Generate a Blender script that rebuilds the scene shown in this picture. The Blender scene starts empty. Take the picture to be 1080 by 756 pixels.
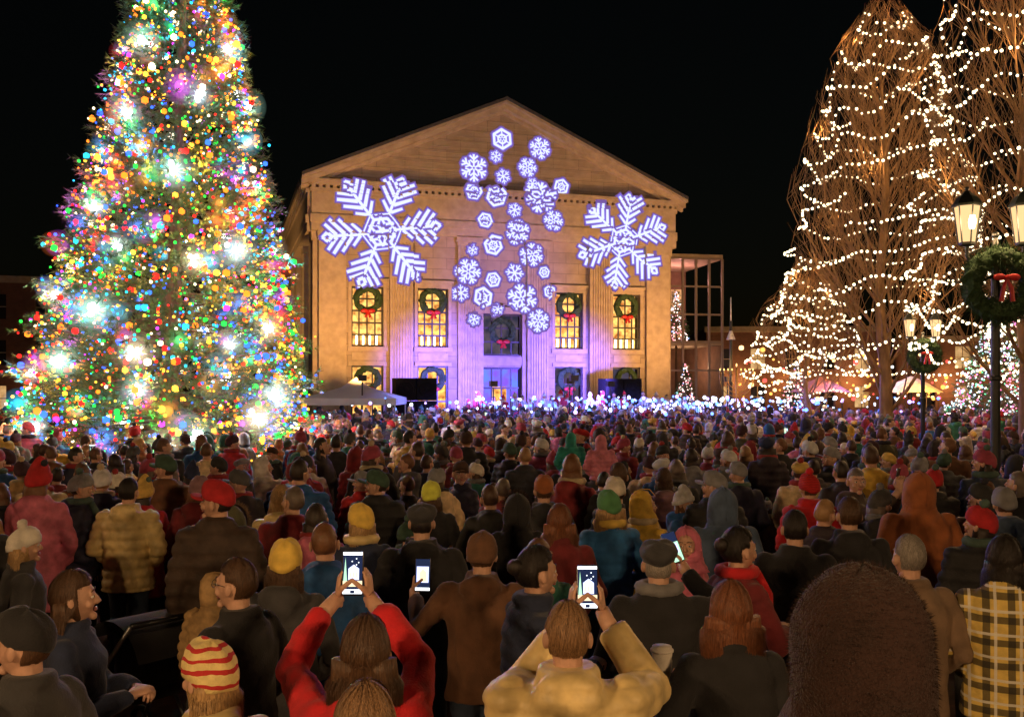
import bpy, math, random
import numpy as np
from mathutils import Vector, Matrix, Euler
random.seed(7); rng=np.random.default_rng(7)
S=bpy.context.scene; COL=S.collection
S.view_settings.view_transform='Standard'; S.view_settings.look='None'; S.view_settings.exposure=0

# ------------------------------------------------------------------ materials
def _n(nt,t,**k):
    n=nt.nodes.new(t)
    for a,b in k.items(): setattr(n,a,b)
    return n
def pmat(name,col,rough=.8,var=.25,scale=12,bump=.0,bscale=90,metal=0.,sheen=0.,stretch=None,spec=None,sss=0):
    m=bpy.data.materials.new(name); m.use_nodes=True; nt=m.node_tree; b=nt.nodes['Principled BSDF']
    tc=_n(nt,'ShaderNodeTexCoord'); mp=_n(nt,'ShaderNodeMapping'); nt.links.new(tc.outputs['Object'],mp.inputs[0])
    if stretch: mp.inputs['Scale'].default_value=stretch
    no=_n(nt,'ShaderNodeTexNoise'); no.inputs['Scale'].default_value=scale; no.inputs['Detail'].default_value=3
    nt.links.new(mp.outputs[0],no.inputs['Vector'])
    mr=_n(nt,'ShaderNodeMapRange'); mr.inputs[1].default_value=.3; mr.inputs[2].default_value=.7
    mr.inputs[3].default_value=1-var; mr.inputs[4].default_value=1+var
    nt.links.new(no.outputs[0],mr.inputs[0])
    mx=_n(nt,'ShaderNodeVectorMath',operation='SCALE'); mx.inputs[0].default_value=col[:3]
    nt.links.new(mr.outputs[0],mx.inputs['Scale']); nt.links.new(mx.outputs[0],b.inputs['Base Color'])
    b.inputs['Roughness'].default_value=rough; b.inputs['Metallic'].default_value=metal
    if sheen: b.inputs['Sheen Weight'].default_value=sheen
    if spec is not None: b.inputs['Specular IOR Level'].default_value=spec
    if bump:
        n2=_n(nt,'ShaderNodeTexNoise'); n2.inputs['Scale'].default_value=bscale; n2.inputs['Detail'].default_value=2
        nt.links.new(mp.outputs[0],n2.inputs['Vector'])
        bp=_n(nt,'ShaderNodeBump'); bp.inputs['Strength'].default_value=bump; bp.inputs['Distance'].default_value=.01
        nt.links.new(n2.outputs[0],bp.inputs['Height']); nt.links.new(bp.outputs[0],b.inputs['Normal'])
    m['base']=mx.name
    return m
def emat(name,col,st,sample=False):
    m=bpy.data.materials.new(name); m.use_nodes=True; nt=m.node_tree; nt.nodes.clear()
    e=_n(nt,'ShaderNodeEmission'); e.inputs[0].default_value=(*col,1); e.inputs[1].default_value=st
    o=_n(nt,'ShaderNodeOutputMaterial'); nt.links.new(e.outputs[0],o.inputs[0])
    if not sample:
        try: m.cycles.emission_sampling='NONE'
        except Exception: pass
    return m
def glowmat(name,col,st):
    """imitated glow around a lamp, no real mist: homogeneous emission volume"""
    m=bpy.data.materials.new(name); m.use_nodes=True; nt=m.node_tree; nt.nodes.clear()
    e=_n(nt,'ShaderNodeEmission'); e.inputs[0].default_value=(*col,1); e.inputs[1].default_value=st
    o=_n(nt,'ShaderNodeOutputMaterial'); nt.links.new(e.outputs[0],o.inputs['Volume'])
    try: m.cycles.homogeneous_volume=True
    except Exception: pass
    return m
def randmat(name,cols,mul,rough=.8,bump=.3,bscale=90):
    m=pmat(name,(1,1,1),rough,.3,14,bump,bscale); nt=m.node_tree
    oi=_n(nt,'ShaderNodeObjectInfo'); ml=_n(nt,'ShaderNodeMath',operation='MULTIPLY'); ml.inputs[1].default_value=mul
    fr=_n(nt,'ShaderNodeMath',operation='FRACT'); nt.links.new(oi.outputs['Random'],ml.inputs[0]); nt.links.new(ml.outputs[0],fr.inputs[0])
    cr=_n(nt,'ShaderNodeValToRGB'); cr.color_ramp.interpolation='CONSTANT'
    el=cr.color_ramp.elements
    while len(el)>1: el.remove(el[-1])
    el[0].position=0; el[0].color=(*cols[0],1)
    for i,c in enumerate(cols[1:],1):
        e=el.new(i/len(cols)); e.color=(*c,1)
    nt.links.new(fr.outputs[0],cr.inputs[0])
    nt.links.new(cr.outputs[0],nt.nodes[m['base']].inputs[0])
    return m

# ------------------------------------------------------------------ mesh builder
class MB:
    def __init__(s): s.v=[];s.f=[];s.m=[]
    def add(s,V,F,mi=0,M=None):
        o=len(s.v)
        if M is not None: V=[M@Vector(p) for p in V]
        s.v.extend([tuple(p) for p in V]); s.f.extend([tuple(i+o for i in f) for f in F])
        if isinstance(mi,(list,tuple)): s.m.extend(mi)
        else: s.m.extend([mi]*len(F))
    def merge(s,o,M=None): s.add(o.v,o.f,list(o.m),M)
    def box(s,c,d,mi=0,M=None):
        x,y,z=c;a,b,h=d[0]/2,d[1]/2,d[2]/2
        V=[(x-a,y-b,z-h),(x+a,y-b,z-h),(x+a,y+b,z-h),(x-a,y+b,z-h),(x-a,y-b,z+h),(x+a,y-b,z+h),(x+a,y+b,z+h),(x-a,y+b,z+h)]
        s.add(V,[(0,3,2,1),(4,5,6,7),(0,1,5,4),(1,2,6,5),(2,3,7,6),(3,0,4,7)],mi,M)
    def bx(s,x0,x1,y0,y1,z0,z1,mi=0): s.box(((x0+x1)/2,(y0+y1)/2,(z0+z1)/2),(x1-x0,y1-y0,z1-z0),mi)
    def loft(s,rings,mi=0,caps=True,M=None,closed=False):
        n=len(rings[0]);V=[p for r in rings for p in r];F=[]
        k=len(rings)
        for i in range(k-1 if not closed else k):
            a=i*n;b=((i+1)%k)*n
            for j in range(n): F.append((a+j,a+(j+1)%n,b+(j+1)%n,b+j))
        if caps and not closed: F.append(tuple(reversed(range(n)))); F.append(tuple(range((k-1)*n,k*n)))
        s.add(V,F,mi,M)
    def tube(s,pts,rad,n=8,mi=0,caps=True,M=None):
        pts=[Vector(p) for p in pts]; rings=[]
        t0=(pts[1]-pts[0]).normalized(); up=Vector((0,0,1)) if abs(t0.z)<.9 else Vector((1,0,0))
        a=t0.cross(up).normalized()
        for i,p in enumerate(pts):
            t=(pts[min(i+1,len(pts)-1)]-pts[max(i-1,0)])
            if t.length<1e-6: t=t0
            t=t.normalized(); a=(a-t*a.dot(t)).normalized(); b=t.cross(a)
            r=rad[i] if hasattr(rad,'__len__') else rad
            rings.append([p+(a*math.cos(2*math.pi*j/n)+b*math.sin(2*math.pi*j/n))*r for j in range(n)])
        s.loft(rings,mi,caps,M)
    def sph(s,c,r,nu=12,nv=8,mi=0,M=None,fn=None):
        if not hasattr(r,'__len__'): r=(r,r,r)
        V=[];F=[]
        for i in range(nv+1):
            ph=math.pi*i/nv
            ph=min(max(ph,.03),math.pi-.03)
            for j in range(nu):
                th=2*math.pi*j/nu
                d=(math.sin(ph)*math.cos(th),math.sin(ph)*math.sin(th),math.cos(ph))
                if fn: V.append(fn(*d))
                else: V.append((c[0]+r[0]*d[0],c[1]+r[1]*d[1],c[2]+r[2]*d[2]))
        for i in range(nv):
            for j in range(nu): F.append((i*nu+j,(i+1)*nu+j,(i+1)*nu+(j+1)%nu,i*nu+(j+1)%nu))
        F.append(tuple(range(nu))); F.append(tuple(reversed(range(nv*nu,(nv+1)*nu))))
        s.add(V,F,mi,M)
    def torus(s,c,R,r,n=24,k=8,mi=0,ax='z',M=None,jit=0,rn=random):
        rings=[]
        for i in range(n):
            a=2*math.pi*i/n; ring=[]
            for j in range(k):
                b=2*math.pi*j/k; rr=R[0] if hasattr(R,'__len__') else R; r2=R[1] if hasattr(R,'__len__') else R
                q=r*(1+rn.uniform(-jit,jit)); 
                x=(rr+q*math.cos(b))*math.cos(a); y=(r2+q*math.cos(b))*math.sin(a); z=q*math.sin(b)
                if ax=='z': p=(c[0]+x,c[1]+y,c[2]+z)
                elif ax=='y': p=(c[0]+x,c[1]+z,c[2]+y)
                else: p=(c[0]+z,c[1]+x,c[2]+y)
                ring.append(p)
            rings.append(ring)
        s.loft(rings,mi,False,M,closed=True)
    def mesh(s,name,mats,smooth=False):
        me=bpy.data.meshes.new(name); me.from_pydata(s.v,[],s.f)
        for m in mats: me.materials.append(m)
        me.polygons.foreach_set('material_index',s.m)
        if smooth: me.polygons.foreach_set('use_smooth',[True]*len(s.f))
        me.update(); return me
def obj(name,me,loc=(0,0,0),rot=0,parent=None,scale=1):
    o=bpy.data.objects.new(name,me); COL.objects.link(o); o.location=loc; o.rotation_euler=(0,0,rot)
    o.scale=(scale,)*3
    if parent: o.parent=parent
    return o
def empty(name,loc=(0,0,0),rot=0): return obj(name,None,loc,rot)
def npmesh(name,V,k,mats,mi=None,smooth=False):
    me=bpy.data.meshes.new(name); nv=len(V); nf=nv//k
    me.vertices.add(nv); me.vertices.foreach_set('co',np.asarray(V,dtype=np.float32).ravel())
    me.loops.add(nv); me.loops.foreach_set('vertex_index',np.arange(nv,dtype=np.int32))
    me.polygons.add(nf); me.polygons.foreach_set('loop_start',np.arange(nf,dtype=np.int32)*k)
    for m in mats: me.materials.append(m)
    if mi is not None: me.polygons.foreach_set('material_index',np.asarray(mi,dtype=np.int32))
    me.update(calc_edges=True); me.validate(); return me
def remesh(mb,vox,sm=2):
    me=bpy.data.meshes.new('t'); me.from_pydata(mb.v,[],mb.f); o=bpy.data.objects.new('t',me); COL.objects.link(o)
    r=o.modifiers.new('r','REMESH'); r.mode='VOXEL'; r.voxel_size=vox
    if sm: q=o.modifiers.new('s','SMOOTH'); q.iterations=sm; q.factor=.5
    dg=bpy.context.evaluated_depsgraph_get(); e=o.evaluated_get(dg); m2=e.to_mesh()
    V=np.empty(len(m2.vertices)*3,dtype=np.float32); m2.vertices.foreach_get('co',V); V=V.reshape(-1,3)
    N=np.empty(len(m2.vertices)*3,dtype=np.float32); m2.vertices.foreach_get('normal',N); N=N.reshape(-1,3)
    F=[tuple(p.vertices) for p in m2.polygons]
    e.to_mesh_clear(); bpy.data.objects.remove(o); bpy.data.meshes.remove(me)
    return V,N,F
_t=(1+5**.5)/2
ICO=np.array([(-1,_t,0),(1,_t,0),(-1,-_t,0),(1,-_t,0),(0,-1,_t),(0,1,_t),(0,-1,-_t),(0,1,-_t),(_t,0,-1),(_t,0,1),(-_t,0,-1),(-_t,0,1)]); ICO/=np.linalg.norm(ICO[0])
ICOF=np.array([(0,11,5),(0,5,1),(0,1,7),(0,7,10),(0,10,11),(1,5,9),(5,11,4),(11,10,2),(10,7,6),(7,1,8),(3,9,4),(3,4,2),(3,2,6),(3,6,8),(3,8,9),(4,9,5),(2,4,11),(6,2,10),(8,6,7),(9,8,1)])
def bulbs(name,P,R,mats,mi,parent=None):
    P=np.asarray(P); R=np.broadcast_to(np.asarray(R),(len(P),))
    T=ICO[ICOF]
    V=P[:,None,None,:]+T[None]*R[:,None,None,None]
    me=npmesh(name,V.reshape(-1,3),3,mats,np.repeat(mi,20))
    o=obj(name,me,parent=parent); return o
def light(name,typ,loc,col,W,parent=None,size=.04,aim=None,cone=60,blend=.6):
    d=bpy.data.lights.new(name,typ); d.energy=W; d.color=col; d.shadow_soft_size=size
    o=bpy.data.objects.new(name,d); COL.objects.link(o); o.location=loc
    if typ=='SPOT': d.spot_size=math.radians(cone); d.spot_blend=blend
    if aim is not None: o.rotation_euler=(Vector(aim)-Vector(loc)).to_track_quat('-Z','Y').to_euler()
    if parent: o.parent=parent
    return o

# ------------------------------------------------------------------ people
SKIN=pmat('skin',(.56,.33,.23),.55,.12,30,.15,200)
LIP=pmat('lips',(.42,.16,.14),.45,.1); EYEW=pmat('eye_white',(.7,.68,.65),.3,.03); EYED=pmat('eye_iris',(.03,.02,.015),.2,.1)
BLACKP=pmat('black_plastic',(.012,.012,.014),.3,.1)
SHOE=pmat('shoe_leather',(.03,.022,.018),.5,.3,20,.2)
def cloth(n,c,r=.85,b=.35,bs=110): return pmat('cloth_'+n,c,r,.28,9,b,bs,sheen=.1)
C=dict(black=cloth('black',(.014,.014,.017)),charcoal=cloth('charcoal',(.045,.045,.05)),navy=cloth('navy',(.018,.028,.07)),red=cloth('red',(.55,.012,.018)),
 cream=cloth('cream',(.66,.52,.26),.6,.2,40),ivory=cloth('ivory',(.74,.57,.25),.5,.2,40),yellow=cloth('yellow',(.8,.55,.1)),brown=cloth('brown',(.13,.06,.03)),rust=cloth('rust',(.32,.1,.03)),
 darkbrown=cloth('darkbrown',(.035,.014,.010),.95,.9,160),maroon=cloth('maroon',(.16,.015,.02)),teal=cloth('teal',(.02,.25,.2)),pink=cloth('pink',(.6,.2,.28)),blue=cloth('blue',(.03,.16,.42)),
 slate=cloth('slate',(.07,.11,.19)),olive=cloth('olive',(.08,.08,.04)),grey=cloth('grey',(.2,.2,.21)),mauve=cloth('mauve',(.24,.13,.15)),jeans=cloth('denim',(.035,.055,.1)),
 green=cloth('green',(.08,.25,.1)),neon=cloth('neon',(.75,.8,.1)),white=cloth('white',(.7,.66,.58)),tan=cloth('tan',(.2,.13,.08)))
def plaid():
    m=pmat('cloth_plaid',(.75,.55,.14),.85,.15,20,.3,120); nt=m.node_tree; b=nt.nodes['Principled BSDF']; base=nt.nodes[m['base']]
    tc=_n(nt,'ShaderNodeTexCoord'); sp=_n(nt,'ShaderNodeSeparateXYZ'); nt.links.new(tc.outputs['Object'],sp.inputs[0])
    prev=base.outputs[0]
    for (ax,off,wd,col,fac) in ((0,0,.3,(.02,.02,.02),.8),(2,0,.3,(.02,.02,.02),.8),(0,.55,.12,(.8,.78,.7),.8),(2,.55,.12,(.8,.78,.7),.8)):
        a=_n(nt,'ShaderNodeMath',operation='MULTIPLY_ADD'); a.inputs[1].default_value=8.5; a.inputs[2].default_value=off+20
        nt.links.new(sp.outputs[ax],a.inputs[0]); f=_n(nt,'ShaderNodeMath',operation='FRACT'); nt.links.new(a.outputs[0],f.inputs[0])
        l=_n(nt,'ShaderNodeMath',operation='LESS_THAN'); l.inputs[1].default_value=wd; nt.links.new(f.outputs[0],l.inputs[0])
        s=_n(nt,'ShaderNodeMath',operation='MULTIPLY'); s.inputs[1].default_value=fac; nt.links.new(l.outputs[0],s.inputs[0])
        x=_n(nt,'ShaderNodeMix',data_type='RGBA'); nt.links.new(s.outputs[0],x.inputs[0]); nt.links.new(prev,x.inputs[6]); x.inputs[7].default_value=(*col,1)
        prev=x.outputs[2]
    nt.links.new(prev,b.inputs['Base Color']); return m
C['plaid']=plaid()
def stripes(name,c1,c2,sc,ax,dist=1.5):
    m=pmat('cloth_'+name,c1,.9,.15,30,.4,120); nt=m.node_tree; b=nt.nodes['Principled BSDF']; base=nt.nodes[m['base']]
    tc=_n(nt,'ShaderNodeTexCoord'); w=_n(nt,'ShaderNodeTexWave',bands_direction=ax); w.inputs['Scale'].default_value=sc; w.inputs['Distortion'].default_value=dist
    nt.links.new(tc.outputs['Object'],w.inputs[0]); g=_n(nt,'ShaderNodeMath',operation='GREATER_THAN'); g.inputs[1].default_value=.72; nt.links.new(w.outputs[1],g.inputs[0])
    x=_n(nt,'ShaderNodeMix',data_type='RGBA'); nt.links.new(g.outputs[0],x.inputs[0]); nt.links.new(base.outputs[0],x.inputs[6]); x.inputs[7].default_value=(*c2,1)
    nt.links.new(x.outputs[2],b.inputs['Base Color']); return m
C['knitstripe']=stripes('knitstripe',(.75,.6,.25),(.5,.03,.03),8,'Z',5)
C['redknit']=stripes('redknit',(.55,.02,.02),(.25,.01,.01),22,'Z')
def hairm(n,c): return pmat('hair_'+n,c,.45,.5,30,.5,60,stretch=(9,9,.8))
HR=dict(brown=hairm('brown',(.09,.045,.022)),black=hairm('black',(.018,.013,.011)),blond=hairm('blond',(.42,.26,.11)),auburn=hairm('auburn',(.2,.07,.028)),grey=hairm('grey',(.3,.27,.24)),light=hairm('light',(.27,.15,.07)))
scr=dict(dark=emat('screen_sky',(.02,.03,.08),1),warm=emat('screen_warm',(1,.75,.45),1.6),vio=emat('screen_violet',(.55,.6,1),2.2),green=emat('screen_green',(.5,.9,.6),1.4),white=emat('screen_white',(.9,.95,1),2.5))
coatcols=[(.012,.012,.015)]*5+[(.02,.025,.05),(.03,.03,.033),(.05,.03,.02),(.02,.03,.06)]+[(.08,.08,.09),(.22,.015,.02),(.14,.06,.025),(.06,.06,.03),(.5,.32,.14),(.03,.02,.03),(.5,.02,.025),(.2,.2,.22),(.02,.10,.3),(.7,.52,.3),(.03,.03,.04),(.3,.05,.06),(.55,.14,.22),(.03,.03,.03),(.62,.58,.55),(.02,.02,.05),(.03,.16,.12),(.6,.38,.05),(.03,.02,.02),(.25,.1,.04)]
random.Random(3).shuffle(coatcols)
R_COAT=randmat('crowd_coat',coatcols[:32],1.0,.72)
R_HAT=randmat('crowd_hat',[(.02,.02,.025),(.45,.02,.025),(.25,.25,.27),(.7,.65,.55),(.02,.03,.08),(.08,.08,.08),(.6,.4,.1),(.05,.02,.03),(.03,.03,.03),(.05,.1,.07),(.35,.06,.1),(.03,.03,.03),(.06,.03,.02),(.6,.6,.6)],17.3,.9)
R_HAIR=randmat('crowd_hair',[(.018,.013,.011),(.07,.035,.02),(.12,.06,.03),(.35,.2,.09),(.03,.02,.015),(.14,.11,.09),(.16,.07,.03),(.05,.03,.02)],11.7,.5,.5,60)
R_PANT=randmat('crowd_trousers',[(.02,.03,.06),(.012,.012,.014),(.05,.05,.05),(.03,.03,.05)],7.1,.9)
R_SCARF=randmat('crowd_scarf',[(.3,.03,.03),(.2,.2,.2),(.02,.02,.03),(.5,.4,.25),(.07,.12,.1)],23.1,.9)
def mats_for(coat,pant,hair,hat,scarf): return [coat,pant,SHOE,SKIN,hair,hat,scarf,BLACKP,LIP,EYEW,EYED,scr['dark'],scr['warm'],scr['vio'],scr['green'],scr['white']]

def wr(V,seed,amp):
    r=np.random.default_rng(seed); out=np.zeros(len(V))
    for k in range(7):
        f=r.normal(0,1,3)*(9+k*5); f[2]*=1.3
        out+=np.sin(V@f+r.uniform(0,6.3)+1.5*np.sin(V@(r.normal(0,1,3)*8)))*(.9**k)
    return out*amp/2.5
def hand(mb,w,F,N,T,curl=(25,45,35),near=False,thumb=.7,mi=3,flip=1):
    w=Vector(w);F=Vector(F).normalized();N=Vector(N);N=(N-F*N.dot(F)).normalized();T=Vector(T);T=(T-F*T.dot(F)-N*T.dot(N)).normalized()
    h=MB(); n=10 if near else 6
    rings=[]
    for t,a,b in ((-.03,.026,.02),(0,.028,.019),(.03,.036,.017),(.06,.043,.015),(.088,.041,.013),(.098,.034,.009)):
        c=w+F*t; rings.append([c+T*(a*math.cos(2*math.pi*j/n))+N*(b*math.sin(2*math.pi*j/n)) for j in range(n)])
    h.loft(rings)
    h.sph(w+F*.035+T*.022+N*.01,.017,8,6)
    for off,L,r,ex in ((.03,.072,.0092,0),(.0105,.08,.0094,4),(-.0095,.075,.009,8),(-.029,.06,.008,14)):
        p=w+F*(.088-(abs(off)*.15))+T*off; a=0; pts=[p-F*.015,p]; 
        for q,(fr,cd) in enumerate(zip((.46,.3,.24),curl)):
            a+=math.radians(cd+ex*.6); d=(F*math.cos(a)+N*math.sin(a)+T*off*1.8).normalized(); p=p+d*L*fr; pts.append(p)
        rr=[r*1.05,r*1.08,r*1.02,r*.92,r*.78]
        h.tube(pts,rr,7 if near else 5); 
        if near: h.sph(pts[-1],r*.8,7,5); h.sph(pts[2],r*1.1,7,5)
    p=w+F*.028+T*.03; d1=(F*.75+T*.65+N*.35).normalized(); p2=p+d1*.04; d2=(F*.9+T*.15+N*thumb).normalized(); p3=p2+d2*.03; p4=p3+d2*.024
    h.tube([w+F*.012+T*.012,p,p2,p3,p4],[.013,.0135,.0115,.0105,.0085],7 if near else 5)
    if near:
        V,Nn,Fc=remesh(h,.0042,2); mb.add([tuple(v) for v in V],Fc,mi)
    else: h.m=[mi]*len(h.f); mb.merge(h)
def phone(mb,c,M=None,kind=0,s=1.0):
    a,b=.038*s,.078*s; P=Matrix.Translation(c)@(M or Matrix.Identity(4)); r=.012
    prof=[]
    for cx,cz,a0 in ((a-r,b-r,0),(-a+r,b-r,90),(-a+r,-b+r,180),(a-r,-b+r,270)):
        for k in range(4):
            t=math.radians(a0+k*30); prof.append((cx+r*math.cos(t),cz+r*math.sin(t)))
    mb.loft([[(x*.97,-.0045,z*.985) for x,z in prof],[(x,-.003,z) for x,z in prof],[(x,.003,z) for x,z in prof],[(x*.97,.0045,z*.985) for x,z in prof]],7,True,P)
    def q(x0,x1,z0,z1,mi,y=-.0055): mb.add([(x0*a,y,z0*b),(x1*a,y,z0*b),(x1*a,y,z1*b),(x0*a,y,z1*b)],[(0,1,2,3)],mi,P)
    def poly(pts,mi,y): mb.add([(x*a,y,z*b) for x,z in pts],[tuple(range(len(pts)))],mi,P)
    if kind==0:
        q(-.9,.9,-.92,.94,11); poly([(-.4,-.3),(.6,-.3),(.6,.2),(.1,.38),(-.4,.2)],13,-.0063); 
        for x in (-.25,.02,.3): q(x,x+.14,-.2,.05,12,-.0068)
        poly([(-.85,-.35),(-.5,-.35),(-.68,.7)],14,-.0068); q(-.9,.9,-.6,-.34,12,-.0063); q(-.9,.9,-.92,-.72,15,-.0063); q(-.2,.2,-.9,-.76,11,-.0068); q(-.9,.9,.8,.94,15,-.0063)
        for k,(x,z) in enumerate(((-.1,.5),(.3,.62),(.1,.3),(.5,.45),(.3,.35))): q(x,x+.1,z,z+.05,15,-.0072)
    elif kind==1:
        q(-.9,.9,-.92,.94,14); q(-.9,.9,.3,.94,11,-.0063); poly([(-.7,-.5),(-.1,-.5),(-.4,.7)],12,-.0068); q(.1,.7,-.4,.2,13,-.0068)
    else:
        q(-.9,.9,-.92,.94,11); q(-.75,.75,-.45,.5,13,-.0063); poly([(-.4,-.4),(.5,-.4),(.5,.15),(.05,.4),(-.4,.15)],12,-.0068); q(-.9,.9,-.92,-.75,15,-.0063)
def ik(Sh,T,L1,L2,pole):
    d=T-Sh; D=min(d.length,L1+L2-.008); u=d.normalized(); a=(L1*L1-L2*L2+D*D)/(2*D); h=math.sqrt(max(L1*L1-a*a,0))
    p=(pole-u*pole.dot(u)).normalized(); return Sh+u*a+p*h, Sh+u*D

def build_person(name,mats,p,near=False,seed=1):
    rd=random.Random(seed); out=MB(); w=p.get('w',1.0); hem=p.get('len',.78); puff=p.get('puff',False)
    n=20; c=MB()
    def el(z,rx,ry,y=0): return [(rx*w*math.copysign(abs(math.cos(t))**.85,math.cos(t)),y+ry*w*math.copysign(abs(math.sin(t))**.9,math.sin(t)),z) for t in [2*math.pi*j/n for j in range(n)]]
    f=p.get('fem',False)
    rings=[el(hem,.205+(.02 if hem<.7 else 0),.16)]
    if hem<.74: rings.append(el(.84,.2,.155))
    rings+=[el(.95,.19 if not f else .185,.15),el(1.08,.182 if not f else .165,.145),el(1.2,.198 if not f else .18,.15),el(1.3,.205 if not f else .188,.148),el(1.37,.19 if not f else .172,.128,-.005),
            el(1.42,.145,.105,-.01),el(1.455,.1,.085,-.01),el(1.5,.088,.08,-.01)]
    c.loft(rings)
    c.torus((0,-.01,1.475),(.083,.078),.022,16,6)
    hood=p.get('hood')
    if hood=='down': c.sph((0,-.105,1.43),(.13,.065,.075),12,8); c.sph((0,-.13,1.37),(.09,.04,.07),10,8)
    hands=[]
    for sd in (1,-1):
        pose=p.get('armR' if sd>0 else 'armL','pocket'); Sh=Vector((sd*.178*w*(.93 if f else 1),-.005,1.37)); 
        if pose=='down': T=Vector((sd*.27*w,.06,.85)); pole=Vector((sd*.4,-1,0))
        elif pose=='pocket': T=Vector((sd*.17*w,.14,.95)); pole=Vector((sd*.8,-1,0))
        elif pose=='front': T=Vector((sd*.07,.27,1.14)); pole=Vector((sd*.8,-.5,-.6))
        else: T=Vector(pose); pole=Vector(p.get('pole',(sd*1.1,-.1,-.8))); pole.x=abs(pole.x)*sd
        E,T2=ik(Sh,T,.285,.262,pole)
        k=1.12 if puff else 1.0; k*=(.92 if f else 1)*p.get('arm',1)
        m1=(Sh+E)/2; m2=(E+T2)/2
        c.sph(Sh,(.075*k,.08*k,.078*k),10,8)
        c.tube([Sh,m1,E,m2,T2],[.074*k,.07*k,.062*k,.057*k,.049*k],10); c.sph(E,.062*k,10,8)
        hands.append((sd,pose,E,T2))
    vox=p.get('vox',.014 if near else .028)
    V,N,F=remesh(c,vox,3 if near else 1)
    amp=.0075 if not puff else .004
    d=wr(V,seed,amp)
    if puff:
        s=np.abs(np.sin(math.pi*V[:,2]/.085)); am=np.clip((V[:,2]-1.30)/.1,0,1)*np.clip((V[:,1]-.1)/.1,0,1)
        d+=(.018*(s**.6)-.009)*(1-am)
    V=V+N*d[:,None]
    out.add([tuple(v) for v in V],F,0)
    for sd,pose,E,T2 in hands:
        if pose=='pocket': continue
        dr=(T2-E).normalized()
        if pose=='down': hand(out,T2+dr*.01,dr,(-sd,0,0),(0,1,0),(15,20,15),near)
        elif pose=='front': hand(out,T2+dr*.01,dr,(0,-.3,-1),(-sd,.3,0),(30,40,30),near)
        else:
            ph=p.get('phone')
            if p.get('cup') and sd<0:
                cc=Vector(p['cup']); wv=T2+dr*.012; hand(out,wv,(cc+Vector((-.01,.03,-.02))-wv),(0,-1,.2),(sd*.2,0,1),(22,40,30),near)
            elif ph is not None:
                cc=Vector(ph); wv=Vector((cc.x+sd*.062,cc.y+.034,cc.z-.11)); 
                out.tube([T2-dr*.04,(T2+wv)/2,wv+Vector((0,0,.01))],[.036,.032,.029],10,3)
                hand(out,wv,(-sd*.08,0,1),(-sd,.12,0),(0,-1,.1),(18,62,48),near,.9)
            else: hand(out,T2+dr*.01,dr,(-sd*.4,-.6,.3),(-sd,0,0),(30,50,35),near)
    if p.get('phone') is not None: phone(out,Vector(p['phone']),Matrix.Rotation(math.radians(p.get('proll',0)),4,'Y')@Matrix.Rotation(math.radians(-8),4,'X'),p.get('kind',0),p.get('ps',1.05))
    if p.get('cup'):
        x,y,z=p['cup']; out.tube([(x,y,z-.07),(x,y,z-.02),(x,y,z-.02),(x,y,z+.03),(x,y,z+.03),(x,y,z+.065)],[.032,.037,.041,.043,.040,.044],16,5); out.tube([(x,y,z+.065),(x,y,z+.075),(x,y,z+.075),(x,y,z+.088)],[.049,.049,.043,.041],16,5)
    lg=MB()
    for sd in (1,-1):
        if p.get('sit'): pts=[(sd*.09,.02,.9),(sd*.11,.2,.88),(sd*.12,.33,.84),(sd*.12,.33,.62),(sd*.12,.3,.42)]
        else: pts=[(sd*.085,0,.92),(sd*.095,.005,.7),(sd*.1,.015,.48),(sd*.105,0,.28),(sd*.11,-.01,.07)]
        lg.tube(pts,[.1,.09,.068,.062,.055],10,1)
        a=Vector(pts[-1])
        rr=[]
        for t,hw,hh in ((-.09,.03,.045),(-.07,.04,.06),(0,.044,.07),(.07,.046,.05),(.13,.043,.036),(.165,.025,.025)):
            rr.append([(a.x+hw*math.cos(q),a.y+t,a.z-.07+hh/2+.5*hh*math.sin(q)) for q in [2*math.pi*j/10 for j in range(10)]])
        out.loft(rr,2)
    lg.sph((0,0,.92),(.17,.12,.11),12,8,1)
    if near: V,N,F=remesh(lg,.02,2); V=V+N*wr(V,seed+5,.006)[:,None]; out.add([tuple(v) for v in V],F,1)
    else: out.merge(lg)
    # head
    h=MB(); nu,nv=(28,20) if near else (14,10)
    def hp(dx,dy,dz,s=1.0):
        x=.074*dx*s;y=.094*dy*s;z=.115*dz*s
        if dz<0:
            t=-dz; x*=1-.3*t*t
            y*= (1-.10*t) if dy>0 else (1-.5*t); y+=.012*t
        if dy>0: y*=.95
        return (x,y,z)
    hs=MB(); hs.sph(0,1,nu,nv,3,None,hp)
    hs.tube([(0,.08,.024),(0,.096,-.004),(0,.106,-.026),(0,.092,-.036)],[.007,.009,.0135,.009],8,3)
    hs.sph((0,.088,-.03),(.018,.014,.009),8,6,3); hs.sph((0,.078,.03),(.052,.013,.011),10,6,3)
    hs.sph((0,.074,-.094),(.026,.022,.02),8,6,3)
    for sd in (1,-1):
        hs.sph((sd*.080,-.008,-.006),(.012,.02,.032),8,8,3); hs.sph((sd*.04,.066,-.03),(.022,.02,.022),8,6,3)
        hs.sph((sd*.031,.0765,.012),(.0165,.013,.009),8,6,3)
    hs.tube([(0,-.012,-.06),(0,-.022,-.12),(0,-.03,-.2)],[.054,.053,.06],12,3)
    if near: V,N,F=remesh(hs,.0065,1); h.add([tuple(v) for v in V],F,3)
    else: h.merge(hs)
    for sd in (1,-1):
        h.sph((sd*.031,.0785,.004),(.0135,.0115,.0085),10,6,9); h.sph((sd*.031,.088,.004),(.006,.0035,.006),8,6,10)
        h.tube([(sd*.014,.09,.03),(sd*.032,.09,.036),(sd*.05,.08,.029)],[.003,.004,.002],5,4)
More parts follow.
